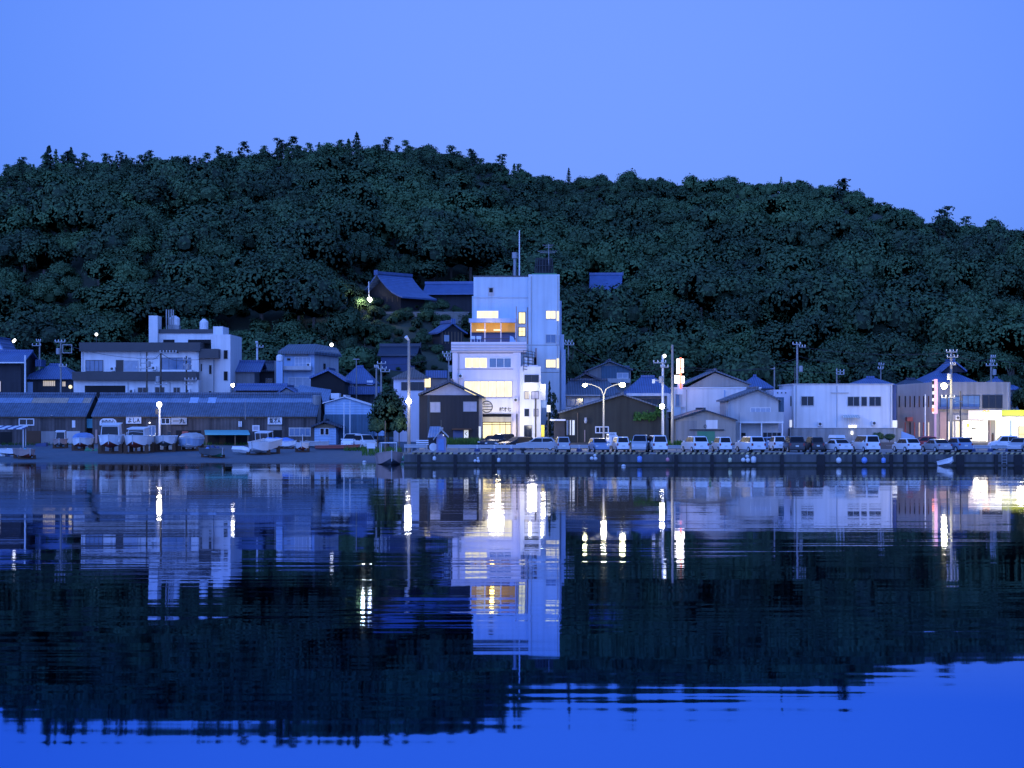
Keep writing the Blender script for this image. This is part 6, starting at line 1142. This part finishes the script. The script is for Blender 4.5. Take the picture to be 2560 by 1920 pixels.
# ------------------------------------------------------------------ light, sky, camera
SUN_EL, SUN_AZ = R(9), R(200)                          # the bright western sky, behind the camera and a little to the left
wd = bpy.data.worlds.new('World'); scene.world = wd; wd.use_nodes = True; nt = wd.node_tree; bg = nt.nodes['Background']; N = nt.nodes.new; Lk = nt.links.new
sk = N('ShaderNodeTexSky'); sk.sky_type = 'NISHITA'; sk.sun_disc = False; sk.sun_elevation = R(4); sk.sun_rotation = R(190); sk.air_density = 1.; sk.dust_density = .3; sk.ozone_density = 4.
hs = N('ShaderNodeHueSaturation'); hs.inputs['Saturation'].default_value = .5; Lk(sk.outputs[0], hs.inputs['Color'])
mx = N('ShaderNodeMix'); mx.data_type = 'RGBA'; mx.blend_type = 'MULTIPLY'; mx.inputs[0].default_value = 1; mx.inputs[7].default_value = (*TINT, 1); Lk(hs.outputs[0], mx.inputs[6])
# even out the twilight sky: the Nishita sky gives its shape, a plain dusk blue the rest
m2 = N('ShaderNodeMix'); m2.data_type = 'RGBA'; m2.inputs[0].default_value = .65; m2.inputs[7].default_value = (*[c / BGS for c in DUSK], 1); Lk(mx.outputs[2], m2.inputs[6])
tc = N('ShaderNodeTexCoord'); dp = N('ShaderNodeVectorMath'); dp.operation = 'DOT_PRODUCT'; dp.inputs[1].default_value = (.02, .985, .17); Lk(tc.outputs['Generated'], dp.inputs[0])
mr = N('ShaderNodeMapRange'); mr.inputs[1].default_value = .955; mr.inputs[2].default_value = .999; Lk(dp.outputs['Value'], mr.inputs[0])
m3 = N('ShaderNodeMix'); m3.data_type = 'RGBA'; m3.inputs[6].default_value = (*[c / BGS for c in DUSK2], 1); m3.inputs[7].default_value = (*[c / BGS for c in DUSK], 1); Lk(mr.outputs[0], m3.inputs[0]); Lk(m3.outputs[2], m2.inputs[7])
Lk(m2.outputs[2], bg.inputs['Color']); bg.inputs['Strength'].default_value = BGS
sl = bpy.data.lights.new('sun', 'SUN'); sl.energy = SUN_E; sl.angle = R(100); sl.color = SUN_C
so = bpy.data.objects.new('sun', sl); COL.objects.link(so); so.rotation_euler = (R(90) - SUN_EL, 0, R(-22))
def glow(px, py, Y, w, col=(1, .90, .66), r=.3):         # light of the lit lamps and rooms
    l = bpy.data.lights.new('lamp_light', 'POINT'); l.energy = w; l.color = col; l.shadow_soft_size = r
    o = bpy.data.objects.new('lamp_light', l); COL.objects.link(o); o.location = (X(px, Y), Y, Z(py, Y))
glow(1330, 1060, 245., 560, (1, .93, .85), .6); glow(1358, 1020, 246.5, 120, (1, .9, .7)); glow(1245, 1062, 248.5, 420, (1, .85, .5)); glow(1240, 1000, 243, 560, (1, .86, .78), 1)
glow(1509, 985, 231, 1300, (1, .85, .45)); glow(398, 1018, 254, 520, (1, .85, .6)); glow(1018, 1010, 237, 480, (1, .92, .7)); glow(2360, 975, 243, 900, (1, .86, .5)); glow(2560, 1075, 246, 1500, (1, .92, .75), 1.); glow(2440, 1080, 259, 900, (1, .9, .7)); glow(1655, 1020, 238.5, 320, (1, .95, .75)); glow(908, 748, YT - 17, 700, (1, .95, .75))
glow(1700, 930, 257, 110, (1, .7, .5)); glow(2320, 1075, 258, 350, (1, .35, .25)); glow(1230, 815, 261.3, 120, (1, .55, .1))
cd = bpy.data.cameras.new('camera'); cam = bpy.data.objects.new('camera', cd); COL.objects.link(cam); scene.camera = cam
cam.location = (0, 0, CAM); cam.rotation_euler = (R(90), 0, 0); cd.sensor_width = 36; cd.lens = 36 * F / 2560; cd.shift_y = (HOR - 960) / 2560; cd.clip_start = .5; cd.clip_end = 6000
vs = scene.view_settings; vs.view_transform = 'Standard'; vs.look = 'None'; vs.exposure = 0; vs.gamma = 1
scene.render.engine = 'CYCLES'; cy = scene.cycles; cy.use_denoising = True; cy.max_bounces = 5; cy.diffuse_bounces = 2; cy.glossy_bounces = 4; cy.transmission_bounces = 2; cy.sample_clamp_indirect = 6; cy.caustics_reflective = False; cy.caustics_refractive = False
